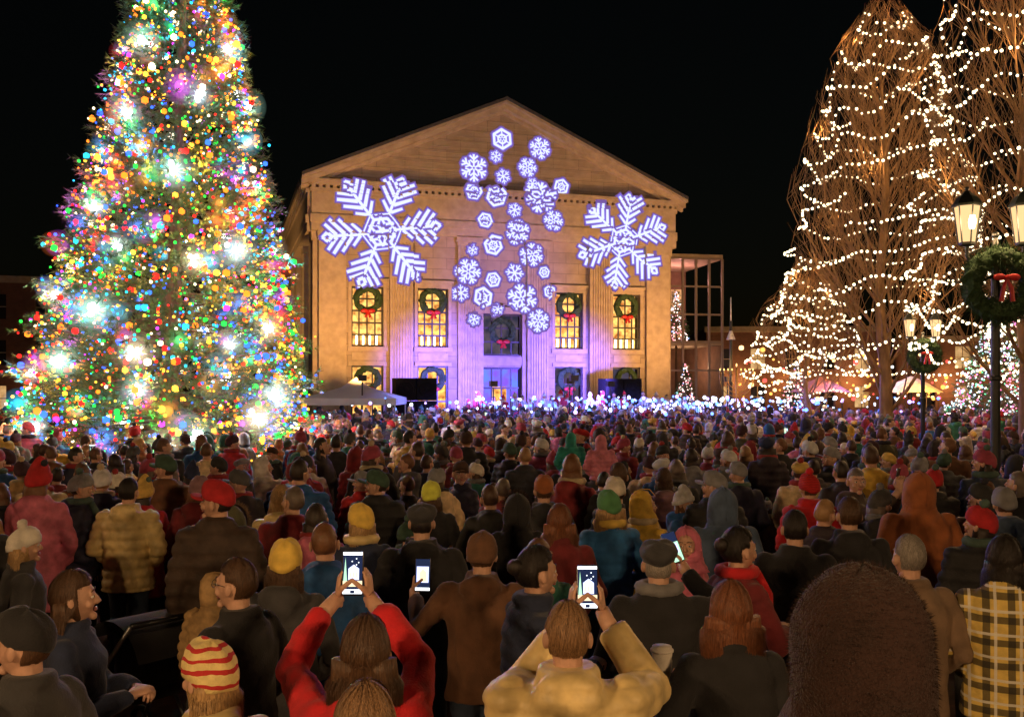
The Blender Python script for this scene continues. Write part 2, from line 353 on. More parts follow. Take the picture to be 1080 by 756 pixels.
    h.sph((0,.089,-.057),(.023,.008,.005),10,6,8); h.sph((0,.088,-.065),(.02,.009,.006),10,6,8)
    st=p.get('hair','short'); gs=rd.uniform(0,6)
    def ss(a,b,x): t=min(max((x-a)/(b-a),0),1); return t*t*(3-2*t)
    hat=p.get('hat'); hooded = hood=='up'
    sc=p.get('hs',1.08 if st=='short' else 1.16); shortish=st in('short','bun')
    def hairpt(dx,dy,dz,sc=sc,lo=.12,line=.42):
        th=math.atan2(dx,dy); q=sc
        if st=='short': q=sc+.05*ss(-.1,.9,dz)
        if hat: q=sc+(1.03-sc)*ss(-.25,.1,dz)
        k=q*(1+.022*math.sin(9*th+gs+3*dz)+.018*math.sin(17*th+gs*2+7*dz)+.012*math.sin(31*th+9*dz)) if not hat or dz<-.1 else q
        face=ss(lo,lo+.2,dy)*(1-ss(line,line+.15,dz)); neck=(1-ss(-.62,-.40,dz)) if shortish else (1-ss(-.9,-.8,dz))
        if shortish:
            ear=ss(.72,.86,abs(dx))*ss(-.5,-.3,dy)*(1-ss(.10,.24,dz)); neck=max(neck,ear)
        k=k*(1-face)+.86*face; k=k*(1-neck)+.84*neck
        return hp(dx,dy-.03*(1-face)*(1-neck),dz+(0 if hat else .02),k)
    wid=p.get('hwid',1.0)
    def longpts(z):
        t=min(max(-z/.3,0),1); return ((.088+.014*math.sin(t*3)-.02*t)*wid, .062-.01*t, -.035-.03*t)
    end={'long':-.33,'bob':-.17,'short':0,'bald':0,'bun':0}[st]
    if st!='bald' or hooded:
        H2=48 if near else 20
        if not hooded: h.sph(0,1,H2,H2//2,4,None,hairpt)
        if end<0 and not hooded:
            rr=[];zz=np.linspace(.0,end,9 if near else 5)
            for z in zz:
                rx,ry,yo=longpts(z); ring=[]; tp=1-.35*max(0,(-z)-(-end-.06))/.06*.6
                for j in range(H2):
                    t=2*math.pi*j/H2; g=1+.04*math.sin(7*t+gs+z*14)+.03*math.sin(19*t+z*24)
                    y=ry*math.sin(t)*g*tp; 
                    if y>0: y*=.25
                    ring.append((rx*math.cos(t)*g*tp,yo+y,z+.014*math.sin(5*t+gs)*(-z/.3)))
                rr.append(ring)
            h.loft(rr,4)
        if st=='bun': h.sph((0,-.12,.05),(.04,.04,.04),12,8,4)
        if near and not hooded:
            ns=p.get('strands',1300); V=[];F=[]
            for q in range(ns):
                th=rd.uniform(-math.pi,math.pi); ph0=rd.uniform(.15,1.0 if abs(th)>1.2 else .7); wv=rd.uniform(.0009,.002); off=rd.uniform(1.005,1.05); sw=rd.uniform(-.45,.45)
                pe=(rd.uniform(1.75,2.0) if st!='bun' else 1.9) if shortish else 1.75
                if abs(th)<1.15: pe=ph0+.35
                elif shortish and abs(th)<1.95: pe=1.4
                if pe<=ph0: continue
                if abs(th)<1.15 and ph0>.75: continue
                if hat and ph0<1.0: ph0=1.25
                pts=[]
                for k in range(6):
                    ph=ph0+(pe-ph0)*k/5; t2=th+sw*k/5
                    d=(math.sin(ph)*math.sin(t2),math.sin(ph)*math.cos(t2),math.cos(ph)); b=hairpt(*d); pts.append(Vector(b)*off)
                if end<0 and abs(th)>1.15:
                    z0=pts[-1].z; fly=rd.uniform(.98,1.18)
                    for k in range(1,5):
                        z=z0+(end*rd.uniform(.85,1.08)-z0)*k/4; rx,ry,yo=longpts(z); t3=math.pi/2-(th+sw)
                        y=ry*math.sin(t3)*1.08; y=y*.25 if y>0 else y
                        pts.append(Vector((rx*math.cos(t3)*fly+rd.uniform(-.005,.005),yo+y+rd.uniform(-.006,.002),z)))
                o0=len(V)
                for k,pp in enumerate(pts):
                    ww=wv*(1-.7*k/len(pts)); sdv=Vector((pp.y,-pp.x,0)); sdv=sdv.normalized()*ww if sdv.length>1e-5 else Vector((ww,0,0))
                    V.append(tuple(pp-sdv)); V.append(tuple(pp+sdv))
                for k in range(len(pts)-1): a=o0+2*k; F.append((a,a+1,a+3,a+2))
            if not (hat and st=='short'): h.add(V,F,4)
    if hat and not hooded:
        nn=60 if near else 18
        prof={'beanie':[(.0,1.06),(.004,1.15),(.03,1.17),(.048,1.16),(.052,1.12),(.08,1.06),(.104,.9),(.12,.66),(.13,.38),(.134,.08)],
              'cap':[(.02,1.08),(.03,1.12),(.07,1.11),(.1,.98),(.122,.72),(.134,.4),(.138,.08)],
              'beret':[(.035,1.08),(.05,1.13),(.06,1.25),(.08,1.3),(.105,1.15),(.12,.75),(.126,.1)],
              'santa':[(.0,1.1),(.004,1.25),(.04,1.25),(.045,1.13),(.09,1.0),(.14,.7),(.18,.4),(.2,.1)]}[hat]
        rr=[]
        for z,k in prof:
            ring=[]
            for j in range(nn):
                t=2*math.pi*j/nn; g=1+(.014*math.sin(30*t) if hat=='beanie' and near else 0)+.018*math.sin(5*t+gs+z*20)+.014*math.sin(3*t+gs*2)
                x=.077*k*g*math.cos(t);y=.098*k*g*math.sin(t)-.004; zz=z+.22*y*(1 if hat!='beret' else .5)+.005*math.sin(4*t+gs)
                ring.append((x,y,zz))
            rr.append(ring)
        h.loft(rr,5)
        if hat=='cap':
            top=[];bot=[]
            for j in range(13):
                t=math.pi*j/12; x=.075*math.cos(t); y=.06+.12*math.sin(t); z=.045-.35*(x*x)/.075-.1*(y-.06)
                top.append((x,y,z));bot.append((x,y,z-.006))
            h.add(top+bot,[tuple(range(13)),tuple(range(25,12,-1))]+[(j,13+j,14+j,j+1) for j in range(12)],5)
        if p.get('pom'):
            r2=random.Random(seed); h.sph(0,1,14,10,6,None,lambda a,b,cc:tuple(Vector((0,0,.155))+Vector((a,b,cc))*(.035*r2.uniform(.8,1.15))))
        if hat=='santa': h.sph((.06,-.06,.16),.028,8,6,6)
    if hooded:
        hk=p.get('hk',1.0)
        def hd(dx,dy,dz):
            th=math.atan2(dx,dy); face=ss(.5,.66,dy)*(1-ss(.62,.8,dz)); k=1.0+.02*math.sin(5*th+gs+4*dz)+.012*math.sin(13*th+7*dz)
            rho=math.hypot(dx,dy); mm=1.0
            if dz<0: mm=min(max(rho,.25)**-.8,2.2)*(1+.10*(-dz))
            r=Vector((.112*dx*hk*mm,.124*dy*hk*mm-.008,.142*dz*(1+(hk-1)*.3)+.004))*k
            if dz>.2 and not p.get('fuzz'): r.z+=.012*max(0,-dy+.2)
            return tuple(r*(1-face*.5))
        h.sph(0,1,40 if near else 18,28 if near else 12,0,None,hd)
        if not p.get('fuzz'): h.tube([(0,.115,.075),(0,.07,.142),(0,0,.158),(0,-.07,.145),(0,-.12,.09),(0,-.138,.0),(0,-.132,-.08)],[.004]*7,6,0)
        h.loft([[(a*hk*math.cos(t)*(1+.04*math.sin(7*t+z*30)),-.015+b*hk*math.sin(t)*(1+.04*math.sin(6*t+z*40)),z) for t in [2*math.pi*j/32 for j in range(32)]] for z,a,b in ((-.08,.108,.104),(-.10,.114,.108),(-.12,.116,.106),(-.14,.124,.11),(-.165,.132,.112),(-.2,.16,.12))],0)
        if p.get('fuzz'):
            r2=random.Random(seed+1)
            for q in range(9000):
                d=Vector((r2.gauss(0,1),r2.gauss(0,1),r2.gauss(0,1))).normalized()
                if d.y>.4: continue
                b=Vector(hd(*d)); t=Vector((r2.gauss(0,1),r2.gauss(0,1),r2.gauss(0,1))).normalized(); s=d.cross(t).normalized()*.0007
                h.add([b-s,b+s,b+d*r2.uniform(.004,.010)+t*.004],[(0,1,2)],0)
        if p.get('fur'):
            r2=random.Random(seed)
            for q in range(700):
                t=r2.uniform(-.6,math.pi+.6); cx=.098*math.cos(t);cz=.13*math.sin(t)+.01; d=Vector((math.cos(t),r2.uniform(-.9,.6),math.sin(t))).normalized(); L=r2.uniform(.025,.05)
                b=Vector((cx,.085,cz)); s=Vector((r2.uniform(-1,1),r2.uniform(-1,1),r2.uniform(-1,1))).normalized()*.003
                h.add([b-s,b+s,b+d*L],[(0,1,2)],6)
    if p.get('glasses'):
        for sd in (1,-1): h.torus((sd*.032,.1,.004),.018,.002,14,4,7,'y'); h.tube([(sd*.05,.1,.008),(sd*.08,.0,.008)],.0018,4,7)
    Mh=Matrix.Translation((0,.012,1.72-.125))@Matrix.Rotation(math.radians(p.get('yaw',0)),4,'Z')@Matrix.Rotation(math.radians(p.get('pitch',4)),4,'X')@Matrix.Rotation(math.radians(p.get('tilt',0)),4,'Y')
    out.merge(h,Mh)
    if p.get('scarf'):
        out.torus((0,-.005,1.485),(.096,.09),.034,22,8,6,jit=.12,rn=rd); out.tube([(.04,.1,1.47),(.05,.165,1.35),(.05,.175,1.15)],[.03,.035,.035],8,6)
    return out.mesh(name,mats,True)

def person(x,y,H,rot,coat,p,hair='brown',hat=None,pant='jeans',scarf=None,z=0,near=True,kind='person',seed=None):
    seed=seed or int(abs(x*971+y*131))+3
    me=build_person(kind,mats_for(C[coat],C[pant],HR[hair],C[hat] if hat else C['black'],C[scarf] if scarf else C['grey']),p,near,seed)
    base=1.72+(.02 if p.get('hat') else 0)+(.03 if p.get('hood')=='up' else 0)
    return obj(kind,me,(x,y,z),math.radians(rot),None,H/base)
near_xy=[]
def P(x,y,H,rot,coat,p,**k):
    near_xy.append((x,y)); return person(x,y,H,rot,coat,p,**k)

crowd_meshes=[]; phone_meshes=[]
CM=mats_for(R_COAT,R_PANT,R_HAIR,R_HAT,R_SCARF)
vr=random.Random(11)
for i in range(28):
    p=dict(w=vr.uniform(.93,1.12),len=vr.choice([.78,.75,.6,.55,.8]),puff=vr.random()<.35,fem=i%2==0,
           hair=vr.choice(['long','bob','long','short']) if i%2==0 else ('bald' if i==5 else 'short'),
           yaw=vr.choice([0,0,10,-15,25,-30,50,-50,70,-70]),pitch=vr.uniform(0,12),tilt=vr.uniform(-6,6),hwid=vr.uniform(.95,1.3))
    if i%5 in (0,3): p['hat']=vr.choice(['beanie','beanie','beanie','cap','beanie','beret']); p['pom']=vr.random()<.5
    if i in (7,12,19,22): p['hood']='up'; p['fur']=i in (12,22)
    elif vr.random()<.45: p['hood']='down'
    if vr.random()<.35: p['scarf']=True
    if i==4: p['hat']='santa'
    p['armL']=vr.choice(['pocket','front','down']); p['armR']=vr.choice(['pocket','front','down'])
    if i in (2,9,16):
        ph=(vr.uniform(-.05,.1),.38,1.72+vr.uniform(-.1,.06)); p['phone']=ph; p['kind']=i%3; p['ps']=1.1
        p['armR']=(ph[0]+.07,.37,ph[2]-.17)
        if i==9: p['armL']=(ph[0]-.07,.37,ph[2]-.17)
    (phone_meshes if i in (2,9,16) else crowd_meshes).append(build_person('crowd_figure',CM,p,False,100+i))

# foreground people
P(-.51,3.3,1.70,0,'red',dict(fem=True,hair='long',arm=1.12,phone=(-.115,.42,1.80),armR=(.0,.385,1.655),armL=(-.23,.385,1.655),pole=(1.5,-.05,-.75),kind=0,strands=2600,ps=1.12,hwid=1.25),hair='brown')
P(-.40,2.58,1.69,0,'black',dict(fem=True,hair='long',w=.9,strands=3600,hwid=1.2),hair='light')
P(-1.02,3.2,1.66,25,'ivory',dict(fem=True,hair='bob',hat='beanie',yaw=30,scarf=False,hood='down'),hair='blond',hat='knitstripe')
P(.20,3.4,1.73,0,'ivory',dict(hair='short',puff=True,hood='down',w=1.16,arm=1.12,phone=(.10,.38,1.70),armR=(.19,.345,1.545),armL=(.01,.345,1.545),pole=(.8,-.25,-1),kind=0,strands=3600,ps=1.12,hs=1.07),hair='light')
P(.76,4.9,1.73,0,'black',dict(hair='short',hat='beret',w=1.12,phone=(.14,.42,1.62),armR=(.22,.38,1.48),proll=-20,kind=1,yaw=-10,ps=1.15,scarf=True),hair='grey',hat='charcoal',scarf='grey')
P(.90,3.9,1.70,8,'black',dict(fem=True,hair='bob',armL=(-.25,.12,1.24),cup=(-.27,.085,1.36),pole=(.5,-1,-.6),strands=3600,hwid=1.3),hair='auburn',hat='white')
P(.745,2.02,1.97,-6,'darkbrown',dict(hood='up',w=1.25,puff=False,vox=.011,fuzz=True,hk=1.15),hair='brown',z=.16)
P(1.26,5.3,1.72,-65,'maroon',dict(fem=True,hair='bun',scarf=True,armR='front',armL='front'),hair='black',scarf='red')
P(.11,4.6,1.73,-70,'navy',dict(fem=True,hair='bun',yaw=10,puff=True,armR='front',armL='down'),hair='black')
P(-.6,6.3,1.75,0,'black',dict(w=1.15,hair='short',hat='beret',hood='down'),hair='black',hat='charcoal')
P(-.17,5.35,1.70,-5,'brown',dict(hood='down',w=1.05,hair='short',hat='beanie',phone=(-.40,.30,1.42),armL=(-.44,.26,1.28),kind=2,ps=1.3,proll=0,pole=(.6,-.3,-1)),hat='brown',hair='brown')
P(-3.4,8.4,1.7,0,'ivory',dict(puff=True,hood='down',hair='short',w=1.1,armR='pocket',len=.74),hair='black')
P(-1.27,4.4,1.71,62,'black',dict(hair='short',yaw=10,glasses=True,strands=1500,hs=1.05),hair='brown')
P(-1.22,5.1,1.70,0,'charcoal',dict(hair='bob',hat='beanie',fem=True,hood='down'),hat='yellow',hair='brown')
P(-1.74,3.4,1.72,70,'charcoal',dict(hair='short',hat='cap',yaw=10),hat='black',hair='brown')
P(2.7,8.6,1.74,10,'red',dict(hair='short',hat='beanie',pom=True,puff=True),hat='redknit',scarf='red')
P(3.18,7.4,1.86,0,'rust',dict(hood='up',w=1.15))
P(2.6,5.0,1.72,-22,'plaid',dict(fem=True,hair='bob',w=1.1,yaw=-15,armR='pocket'),hair='black')
P(2.12,5.05,1.72,4,'tan',dict(hair='short',w=1.0,hs=1.04),hair='grey',pant='black')
P(3.9,7.5,1.73,-6,'slate',dict(hair='short',hat='beanie',hood='down',puff=True),hat='grey')
P(.74,7.2,1.74,18,'blue',dict(fem=True,hair='long',hat='beanie',puff=True,scarf=True,hwid=1.3),hair='blond',hat='green',scarf='yellow')
P(1.6,7.2,1.76,0,'slate',dict(hood='up',w=1.1))
P(-2.84,8.6,1.72,0,'maroon',dict(hood='down',hair='long',fem=True,hat='beanie'),hair='auburn',hat='mauve')
P(-2.05,6.9,1.66,-8,'olive',dict(hood='up',fur=True,len=.5,fem=True),scarf='tan')
P(-.72,8.4,1.69,0,'black',dict(hair='bob',hat='beanie',fem=True),hat='neon')
P(-1.05,6.6,1.71,20,'navy',dict(hair='long',hat='beanie',fem=True,scarf=True,yaw=15),hat='yellow',hair='blond',scarf='ivory')
P(.33,6.6,1.69,0,'maroon',dict(hair='long',fem=True,w=1.05,hwid=1.25),hair='auburn')
P(-2.02,4.35,1.66,-80,'navy',dict(fem=True,hair='long',armR='front',armL='front',yaw=10),hair='brown')
P(.04,7.5,1.68,0,'black',dict(hood='up',fur=True,fem=True),scarf='darkbrown')
P(.28,8.3,1.75,0,'charcoal',dict(hair='short',hat='cap',hood='down'),hat='rust')
P(1.57,9.8,1.67,0,'mauve',dict(hood='down',fem=True,hair='bob',puff=True,len=.6),hair='brown')
P(-2.25,9.8,1.75,0,'navy',dict(puff=True,hood='down',hat='beanie',w=1.15),hat='maroon')
P(1.85,6.2,1.70,-12,'black',dict(hair='short',w=1.1),hair='black')
P(-3.15,6.1,1.62,-60,'charcoal',dict(fem=True,hair='long',hat='beanie',pom=True),hat='white',hair='blond',scarf='white')
P(1.0,8.9,1.8,0,'black',dict(w=1.1,hair='short',armL='front',armR='front'),hair='brown')
P(1.03,11.0,1.72,0,'charcoal',dict(w=1.1,hair='short',hat='cap'),hat='black')
P(2.35,6.6,1.74,-5,'black',dict(w=1.1,hair='short',hood='down'),hair='brown')
P(-1.95,8.0,1.68,0,'ivory',dict(hair='long',fem=True,hood='down',puff=True),hair='blond')
for (x,y,c,hc) in ((1.03,11.0,'pink','pink'),(.72,11.6,'teal','teal')):
    if c=='teal': P(x,y,1.74,0,'black',dict(hair='short'),hair='black')
    sc=.60; o=person(x,y-.02,1.72*sc,0,c,dict(hood='up',sit=True,puff=True,len=.86,w=1.1),hat=hc,z=1.47-.88*sc,kind='child_on_shoulders')

# random crowd
crowd=empty('crowd'); pts=[]; cr=random.Random(5)
near_arr=list(near_xy)+[(-2.5,6.3),(6.14,12.0),(9.75,22)]
grid={}
def okp(x,y,d):
    gx,gy=int(x//1),int(y//1)
    for i in range(gx-1,gx+2):
        for j in range(gy-1,gy+2):
            for q in grid.get((i,j),()):
                if (q[0]-x)**2+(q[1]-y)**2<d*d: return False
    return True
for q in near_arr: grid.setdefault((int(q[0]//1),int(q[1]//1)),[]).append(q)
cosb,sinb=.956,.293
def on_building(x,y):
    dx,dy=x+8.6,y-42; u=dx*cosb+dy*sinb; v=-dx*sinb+dy*cosb
    return v>-5.2 and -2<u<19
tries=0
while tries<26000 and len(pts)<1750:
    tries+=1
    y=4.6+(40-4.6)*cr.random()**.66; x=cr.uniform(-.62*y-2,.64*y+3)
    if on_building(x,y): continue
    if (x+7.2)**2+(y-20)**2<3.0**2: continue
    if y<5.6 and (x>-1.0 and x<2.9) : continue
    if y<8.3 and -.49<x/y<-.32: continue
    if (x-10.1)**2+(y-26)**2<.5 or (x-10.6)**2+(y-20)**2<.5: continue
    d=.47 if y<14 else .54
    if not okp(x,y,d): continue
    pts.append((x,y)); grid.setdefault((int(x//1),int(y//1)),[]).append((x,y))
for (x,y) in pts:
    me=cr.choice(phone_meshes) if cr.random()<.028 else cr.choice(crowd_meshes); hgt=cr.gauss(.985,.055); 
    if cr.random()<.07: hgt*=.78
    r=cr.gauss(0,.3); 
    if cr.random()<.18: r=cr.uniform(-2.4,2.4)
    if x<-3 and y<24: r+=.25
    obj('figure',me,(x,y,0),r,crowd,min(hgt,1.09))

# ------------------------------------------------------------------ ground
g=MB(); g.add([(-500,-60,0),(500,-60,0),(500,900,0),(-500,900,0)],[(0,1,2,3)])
asph=pmat('asphalt',(.05,.048,.046),.85,.3,1.5,.5,60); obj('ground',g.mesh('ground',[asph]))
def brickmat(name,c1,c2,mort,scale,rough=.8,vert=False,bw=.5,rh=.25,ms=.015,bump=.4):
    m=pmat(name,c1,rough,.2,2); nt=m.node_tree; b=nt.nodes['Principled BSDF']
    tc=_n(nt,'ShaderNodeTexCoord'); br=_n(nt,'ShaderNodeTexBrick'); br.inputs['Scale'].default_value=scale; br.inputs['Brick Width'].default_value=bw; br.inputs['Row Height'].default_value=rh; br.inputs['Mortar Size'].default_value=ms
    if vert:
        sp=_n(nt,'ShaderNodeSeparateXYZ'); ad=_n(nt,'ShaderNodeMath',operation='ADD'); cb=_n(nt,'ShaderNodeCombineXYZ')
        nt.links.new(tc.outputs['Object'],sp.inputs[0]); nt.links.new(sp.outputs[0],ad.inputs[0]); nt.links.new(sp.outputs[1],ad.inputs[1]); nt.links.new(ad.outputs[0],cb.inputs[0]); nt.links.new(sp.outputs[2],cb.inputs[1]); nt.links.new(cb.outputs[0],br.inputs[0])
    else: nt.links.new(tc.outputs['Object'],br.inputs[0])
    br.inputs['Color1'].default_value=(*c1,1); br.inputs['Color2'].default_value=(*c2,1); br.inputs['Mortar'].default_value=(*mort,1)
    mm=_n(nt,'ShaderNodeMix',data_type='RGBA',blend_type='MULTIPLY'); mm.inputs[0].default_value=.8; nt.links.new(br.outputs[0],mm.inputs[6])
    base=nt.nodes[m['base']]; base.inputs[0].default_value=(1,1,1); nt.links.new(base.outputs[0],mm.inputs[7]); nt.links.new(mm.outputs[2],b.inputs['Base Color'])
    bp=_n(nt,'ShaderNodeBump'); bp.inputs['Strength'].default_value=bump; bp.inputs['Distance'].default_value=.01; bp.invert=True; nt.links.new(br.outputs[1],bp.inputs['Height']); nt.links.new(bp.outputs[0],b.inputs['Normal'])
    return m
g=MB(); g.add([(-30,-12,.004),(34,-12,.004),(34,41,.004),(-30,41,.004)],[(0,1,2,3)])
obj('brick_plaza_pavement',g.mesh('pave',[brickmat('pavers',(.16,.075,.05),(.11,.055,.04),(.07,.06,.055),4.5,.8)]))
g=MB(); g.bx(-.3,2.2,1.2,2.5,0,.15); obj('granite_kerb_step',g.mesh('kerb',[pmat('granite',(.3,.29,.28),.8,.25,30,.2)]))

# ------------------------------------------------------------------ building
stone=brickmat('limestone_blocks',(.38,.31,.23),(.33,.275,.205),(.2,.165,.13),1.0,.85,True,1.3,.5,.012,.25)
trim=pmat('limestone_trim',(.42,.35,.26),.8,.16,3,.2,20)
roofm=pmat('slate_roof',(.06,.06,.065),.7,.2)
frame=pmat('window_frame',(.03,.03,.03),.5,.1)
def winmat(name,c1,c2,st,sc=1.6):
    m=emat(name,c1,st,True); nt=m.node_tree; e=[n for n in nt.nodes if n.type=='EMISSION'][0]
    tc=_n(nt,'ShaderNodeTexCoord'); no=_n(nt,'ShaderNodeTexNoise'); no.inputs['Scale'].default_value=sc; nt.links.new(tc.outputs['Object'],no.inputs[0])
    mr=_n(nt,'ShaderNodeMapRange'); mr.inputs[1].default_value=.35; mr.inputs[2].default_value=.65; nt.links.new(no.outputs[0],mr.inputs[0])
    mx=_n(nt,'ShaderNodeMix',data_type='RGBA'); mx.inputs[6].default_value=(*c2,1); mx.inputs[7].default_value=(*c1,1); nt.links.new(mr.outputs[0],mx.inputs[0]); nt.links.new(mx.outputs[2],e.inputs[0]); return m
WARM=winmat('lit_room',(1,.58,.14),(.35,.10,.02),1.9,3.2); DIM=winmat('dim_room',(.12,.09,.12),(.03,.03,.06),1.0); BLUE=winmat('blue_room',(.12,.2,1),(.2,.08,.7),1.5)
green=pmat('evergreen_garland',(.03,.07,.025),.8,.4,30); bow=pmat('red_bow',(.5,.02,.02),.5,.15); gold=pmat('brass',(.35,.23,.07),.45,.1,metal=.7)
BX,BY=-8.6,42.0; BR=math.atan2(sinb,cosb); W=17.05; DP=28.0
hall=empty('town_hall',(BX,BY,0),BR)
def bpart(n,mb,mats): return obj(n,mb.mesh(n,mats),parent=hall)
wc=[2.2,5.2,8.52,11.85,14.85]
def holewall(mb,u0,u1,z0,z1,holes,mp,mi=0,dep=.35):
    us=sorted({u0,u1,*[h[0] for h in holes],*[h[1] for h in holes]}); zs=sorted({z0,z1,*[h[2] for h in holes],*[h[3] for h in holes]})
    for i in range(len(us)-1):
        for j in range(len(zs)-1):
            a,b,c,d=us[i],us[i+1],zs[j],zs[j+1]; mu,mz=(a+b)/2,(c+d)/2
            if any(h[0]<mu<h[1] and h[2]<mz<h[3] for h in holes): continue
            mb.add([mp(a,c,0),mp(b,c,0),mp(b,d,0),mp(a,d,0)],[(0,1,2,3)],mi)
    for a,b,c,d in [h[:4] for h in holes]:
        for p,q in (((a,c),(b,c)),((b,c),(b,d)),((b,d),(a,d)),((a,d),(a,c))):
            mb.add([mp(p[0],p[1],0),mp(q[0],q[1],0),mp(q[0],q[1],dep),mp(p[0],p[1],dep)],[(0,1,2,3)],mi)
front=[]; 
for i,u in enumerate(wc):
    if i==2: front+= [(u-.95,u+.95,4.05,6.0),(u-.95,u+.95,.6,3.5)]
    else: front+= [(u-.72,u+.72,4.4,7.1),(u-.72,u+.72,1.1,3.55)]
mb=MB(); fm=lambda u,z,d:(u,d,z)
holewall(mb,0,W,0,11.75,front,fm)
sw=[(3+i*4.6-.7,3+i*4.6+.7,z0,z1) for i in range(6) for z0,z1 in ((4.4,7.1),(1.1,3.55))]
holewall(mb,0,DP,0,11.75,sw,lambda u,z,d:(d,u,z)); holewall(mb,0,DP,0,11.75,sw,lambda u,z,d:(W-d,u,z))
mb.add([(0,DP,0),(W,DP,0),(W,DP,11.75),(0,DP,11.75)],[(0,1,2,3)])
mb.add([(0,0,11.75),(W,0,11.75),(W/2,0,15.75)],[(0,1,2)]); mb.add([(0,DP,11.75),(W,DP,11.75),(W/2,DP,15.75)],[(0,1,2)])
bpart('walls',mb,[stone])
mb=MB()
def flute(mb,uc,w,y0,z0,z1,nf=7):
    mg=.08; fw=(w-2*mg)/nf; pr=[]
    for k in range(nf):
        a=-w/2+mg+k*fw
        if k==0: pr.append((a+.02,y0))
        for q in range(5):
            t=math.pi*q/4; pr.append((a+fw/2-math.cos(t)*(fw*.38),y0+math.sin(t)*.055))
    prr=[(-w/2,0),(-w/2,y0)]+pr+[(w/2,y0),(w/2,0)]
    V=[];n=len(prr)
    for z in (z0,z1): V+= [(uc+a,b,z) for a,b in prr]
    mb.add(V,[(j,j+1,n+j+1,n+j) for j in range(n-1)],0)
PC=[3.7,6.85,10.2,13.35]
for u in PC:
    flute(mb,u,1.05,-.28,.9,9.1)
    mb.bx(u-.62,u+.62,-.36,0,.45,.9); mb.bx(u-.57,u+.57,-.33,0,9.1,9.25); mb.bx(u-.62,u+.62,-.38,0,9.25,9.48)
for u in (.62,W-.62):
    mb.bx(u-.6,u+.6,-.22,0,.6,9.1); mb.bx(u-.66,u+.66,-.3,0,9.1,9.48)
for i in range(7):
    y=.6+i*4.6
    for x0,x1 in ((-.22,0),(W,W+.22)):
        mb.bx(x0,x1,y-.5,y+.5,.6,9.1); mb.bx(x0-(.06 if x0<0 else 0),x1+(.06 if x0>0 else 0),y-.56,y+.56,9.1,9.48)
BANDS=((9.48,9.85,.32),(9.85,10.2,.36),(10.2,11.2,.30),(11.2,11.35,.36),(11.48,11.6,.42),(11.6,11.74,.47))
for z0,z1,p in BANDS:
    mb.bx(-p,W+p,-p,0,z0,z1); q=p*1.5; mb.bx(-q,0,0,DP,z0,z1); mb.bx(W,W+q,0,DP,z0,z1)
for k in range(58): mb.bx(-.3+k*.305,-.3+k*.305+.17,-.40,0,11.35,11.48)
for k in range(90): mb.bx(-.6,0,.1+k*.305,.1+k*.305+.17,11.35,11.48)
mb.bx(-.12,W+.12,-.12,0,0,.45)
for i,u in enumerate(wc):
    if i==2: 
        mb.bx(u-1.25,u-.95,-.12,0,.5,6.0); mb.bx(u+.95,u+1.25,-.12,0,.5,6.0); mb.bx(u-1.4,u+1.4,-.3,0,6.0,6.3); mb.bx(u-.94,u+.94,-.08,0,3.6,4.0); continue
    mb.bx(u-.9,u+.9,-.14,.0,4.2,4.4); mb.bx(u-.86,u+.86,-.1,0,7.1,7.35); mb.bx(u-.95,u+.95,-.16,0,7.35,7.45); mb.bx(u-.86,u+.86,-.1,0,3.55,3.72)
    for s in (-1,1): mb.bx(u+s*.79-.07,u+s*.79+.07,-.05,0,4.4,7.1)
    mb.bx(u-.7,u+.7,-.05,0,3.8,4.12)
bpart('columns_and_cornice',mb,[trim])
mb=MB()
sl=(15.95-11.75)/(W/2+.7)
def slab(mb,x0,x1,y0,y1,top0,top1,th,mi=0):
    V=[(x0,y0,top0),(x1,y0,top1),(x1,y0,top1-th),(x0,y0,top0-th),(x0,y1,top0),(x1,y1,top1),(x1,y1,top1-th),(x0,y1,top0-th)]
    mb.add(V,[(0,1,2,3),(7,6,5,4),(0,4,5,1),(1,5,6,2),(2,6,7,3),(3,7,4,0)],mi)
for (xa,xb,ta,tb) in ((-.75,W/2,11.9,15.98),(W/2,W+.75,15.98,11.9)):
    slab(mb,xa,xb,-.8,DP+.6,ta,tb,.14,0)
    slab(mb,xa,xb,-.74,-.003,ta-.143,tb-.143,.12,1); slab(mb,xa,xb,-.5,-.003,ta-.266,tb-.266,.22,1); slab(mb,xa,xb,-.22,-.003,ta-.489,tb-.489,.14,1)
for k in range(1,14):
    z=11.82+k*.26; hw=(15.3-z)/sl-.2
    if hw>.4: mb.bx(W/2-hw,W/2+hw,-.02,0,z,z+.025,1)
bpart('pediment_and_roof',mb,[roofm,trim])
fr=MB(); gl=MB(); wr_=MB()
def window(u,z0,z1,hw,mi,cols,rows,yb=.3):
    gl.bx(u-hw,u+hw,yb+.3,yb+.34,z0,z1,mi)
    fr.bx(u-hw,u-hw+.07,.14,.24,z0,z1);fr.bx(u+hw-.07,u+hw,.14,.24,z0,z1);fr.bx(u-hw+.07,u+hw-.07,.14,.24,z0,z0+.08);fr.bx(u-hw+.07,u+hw-.07,.14,.24,z1-.08,z1)
    for c in range(1,cols): x=u-hw+2*hw*c/cols; fr.bx(x-.03,x+.03,.16,.22,z0+.08,z1-.08)
    for r in range(1,rows): z=z0+(z1-z0)*r/rows; fr.bx(u-hw+.07,u+hw-.07,.155,.225,z-.035,z+.035)
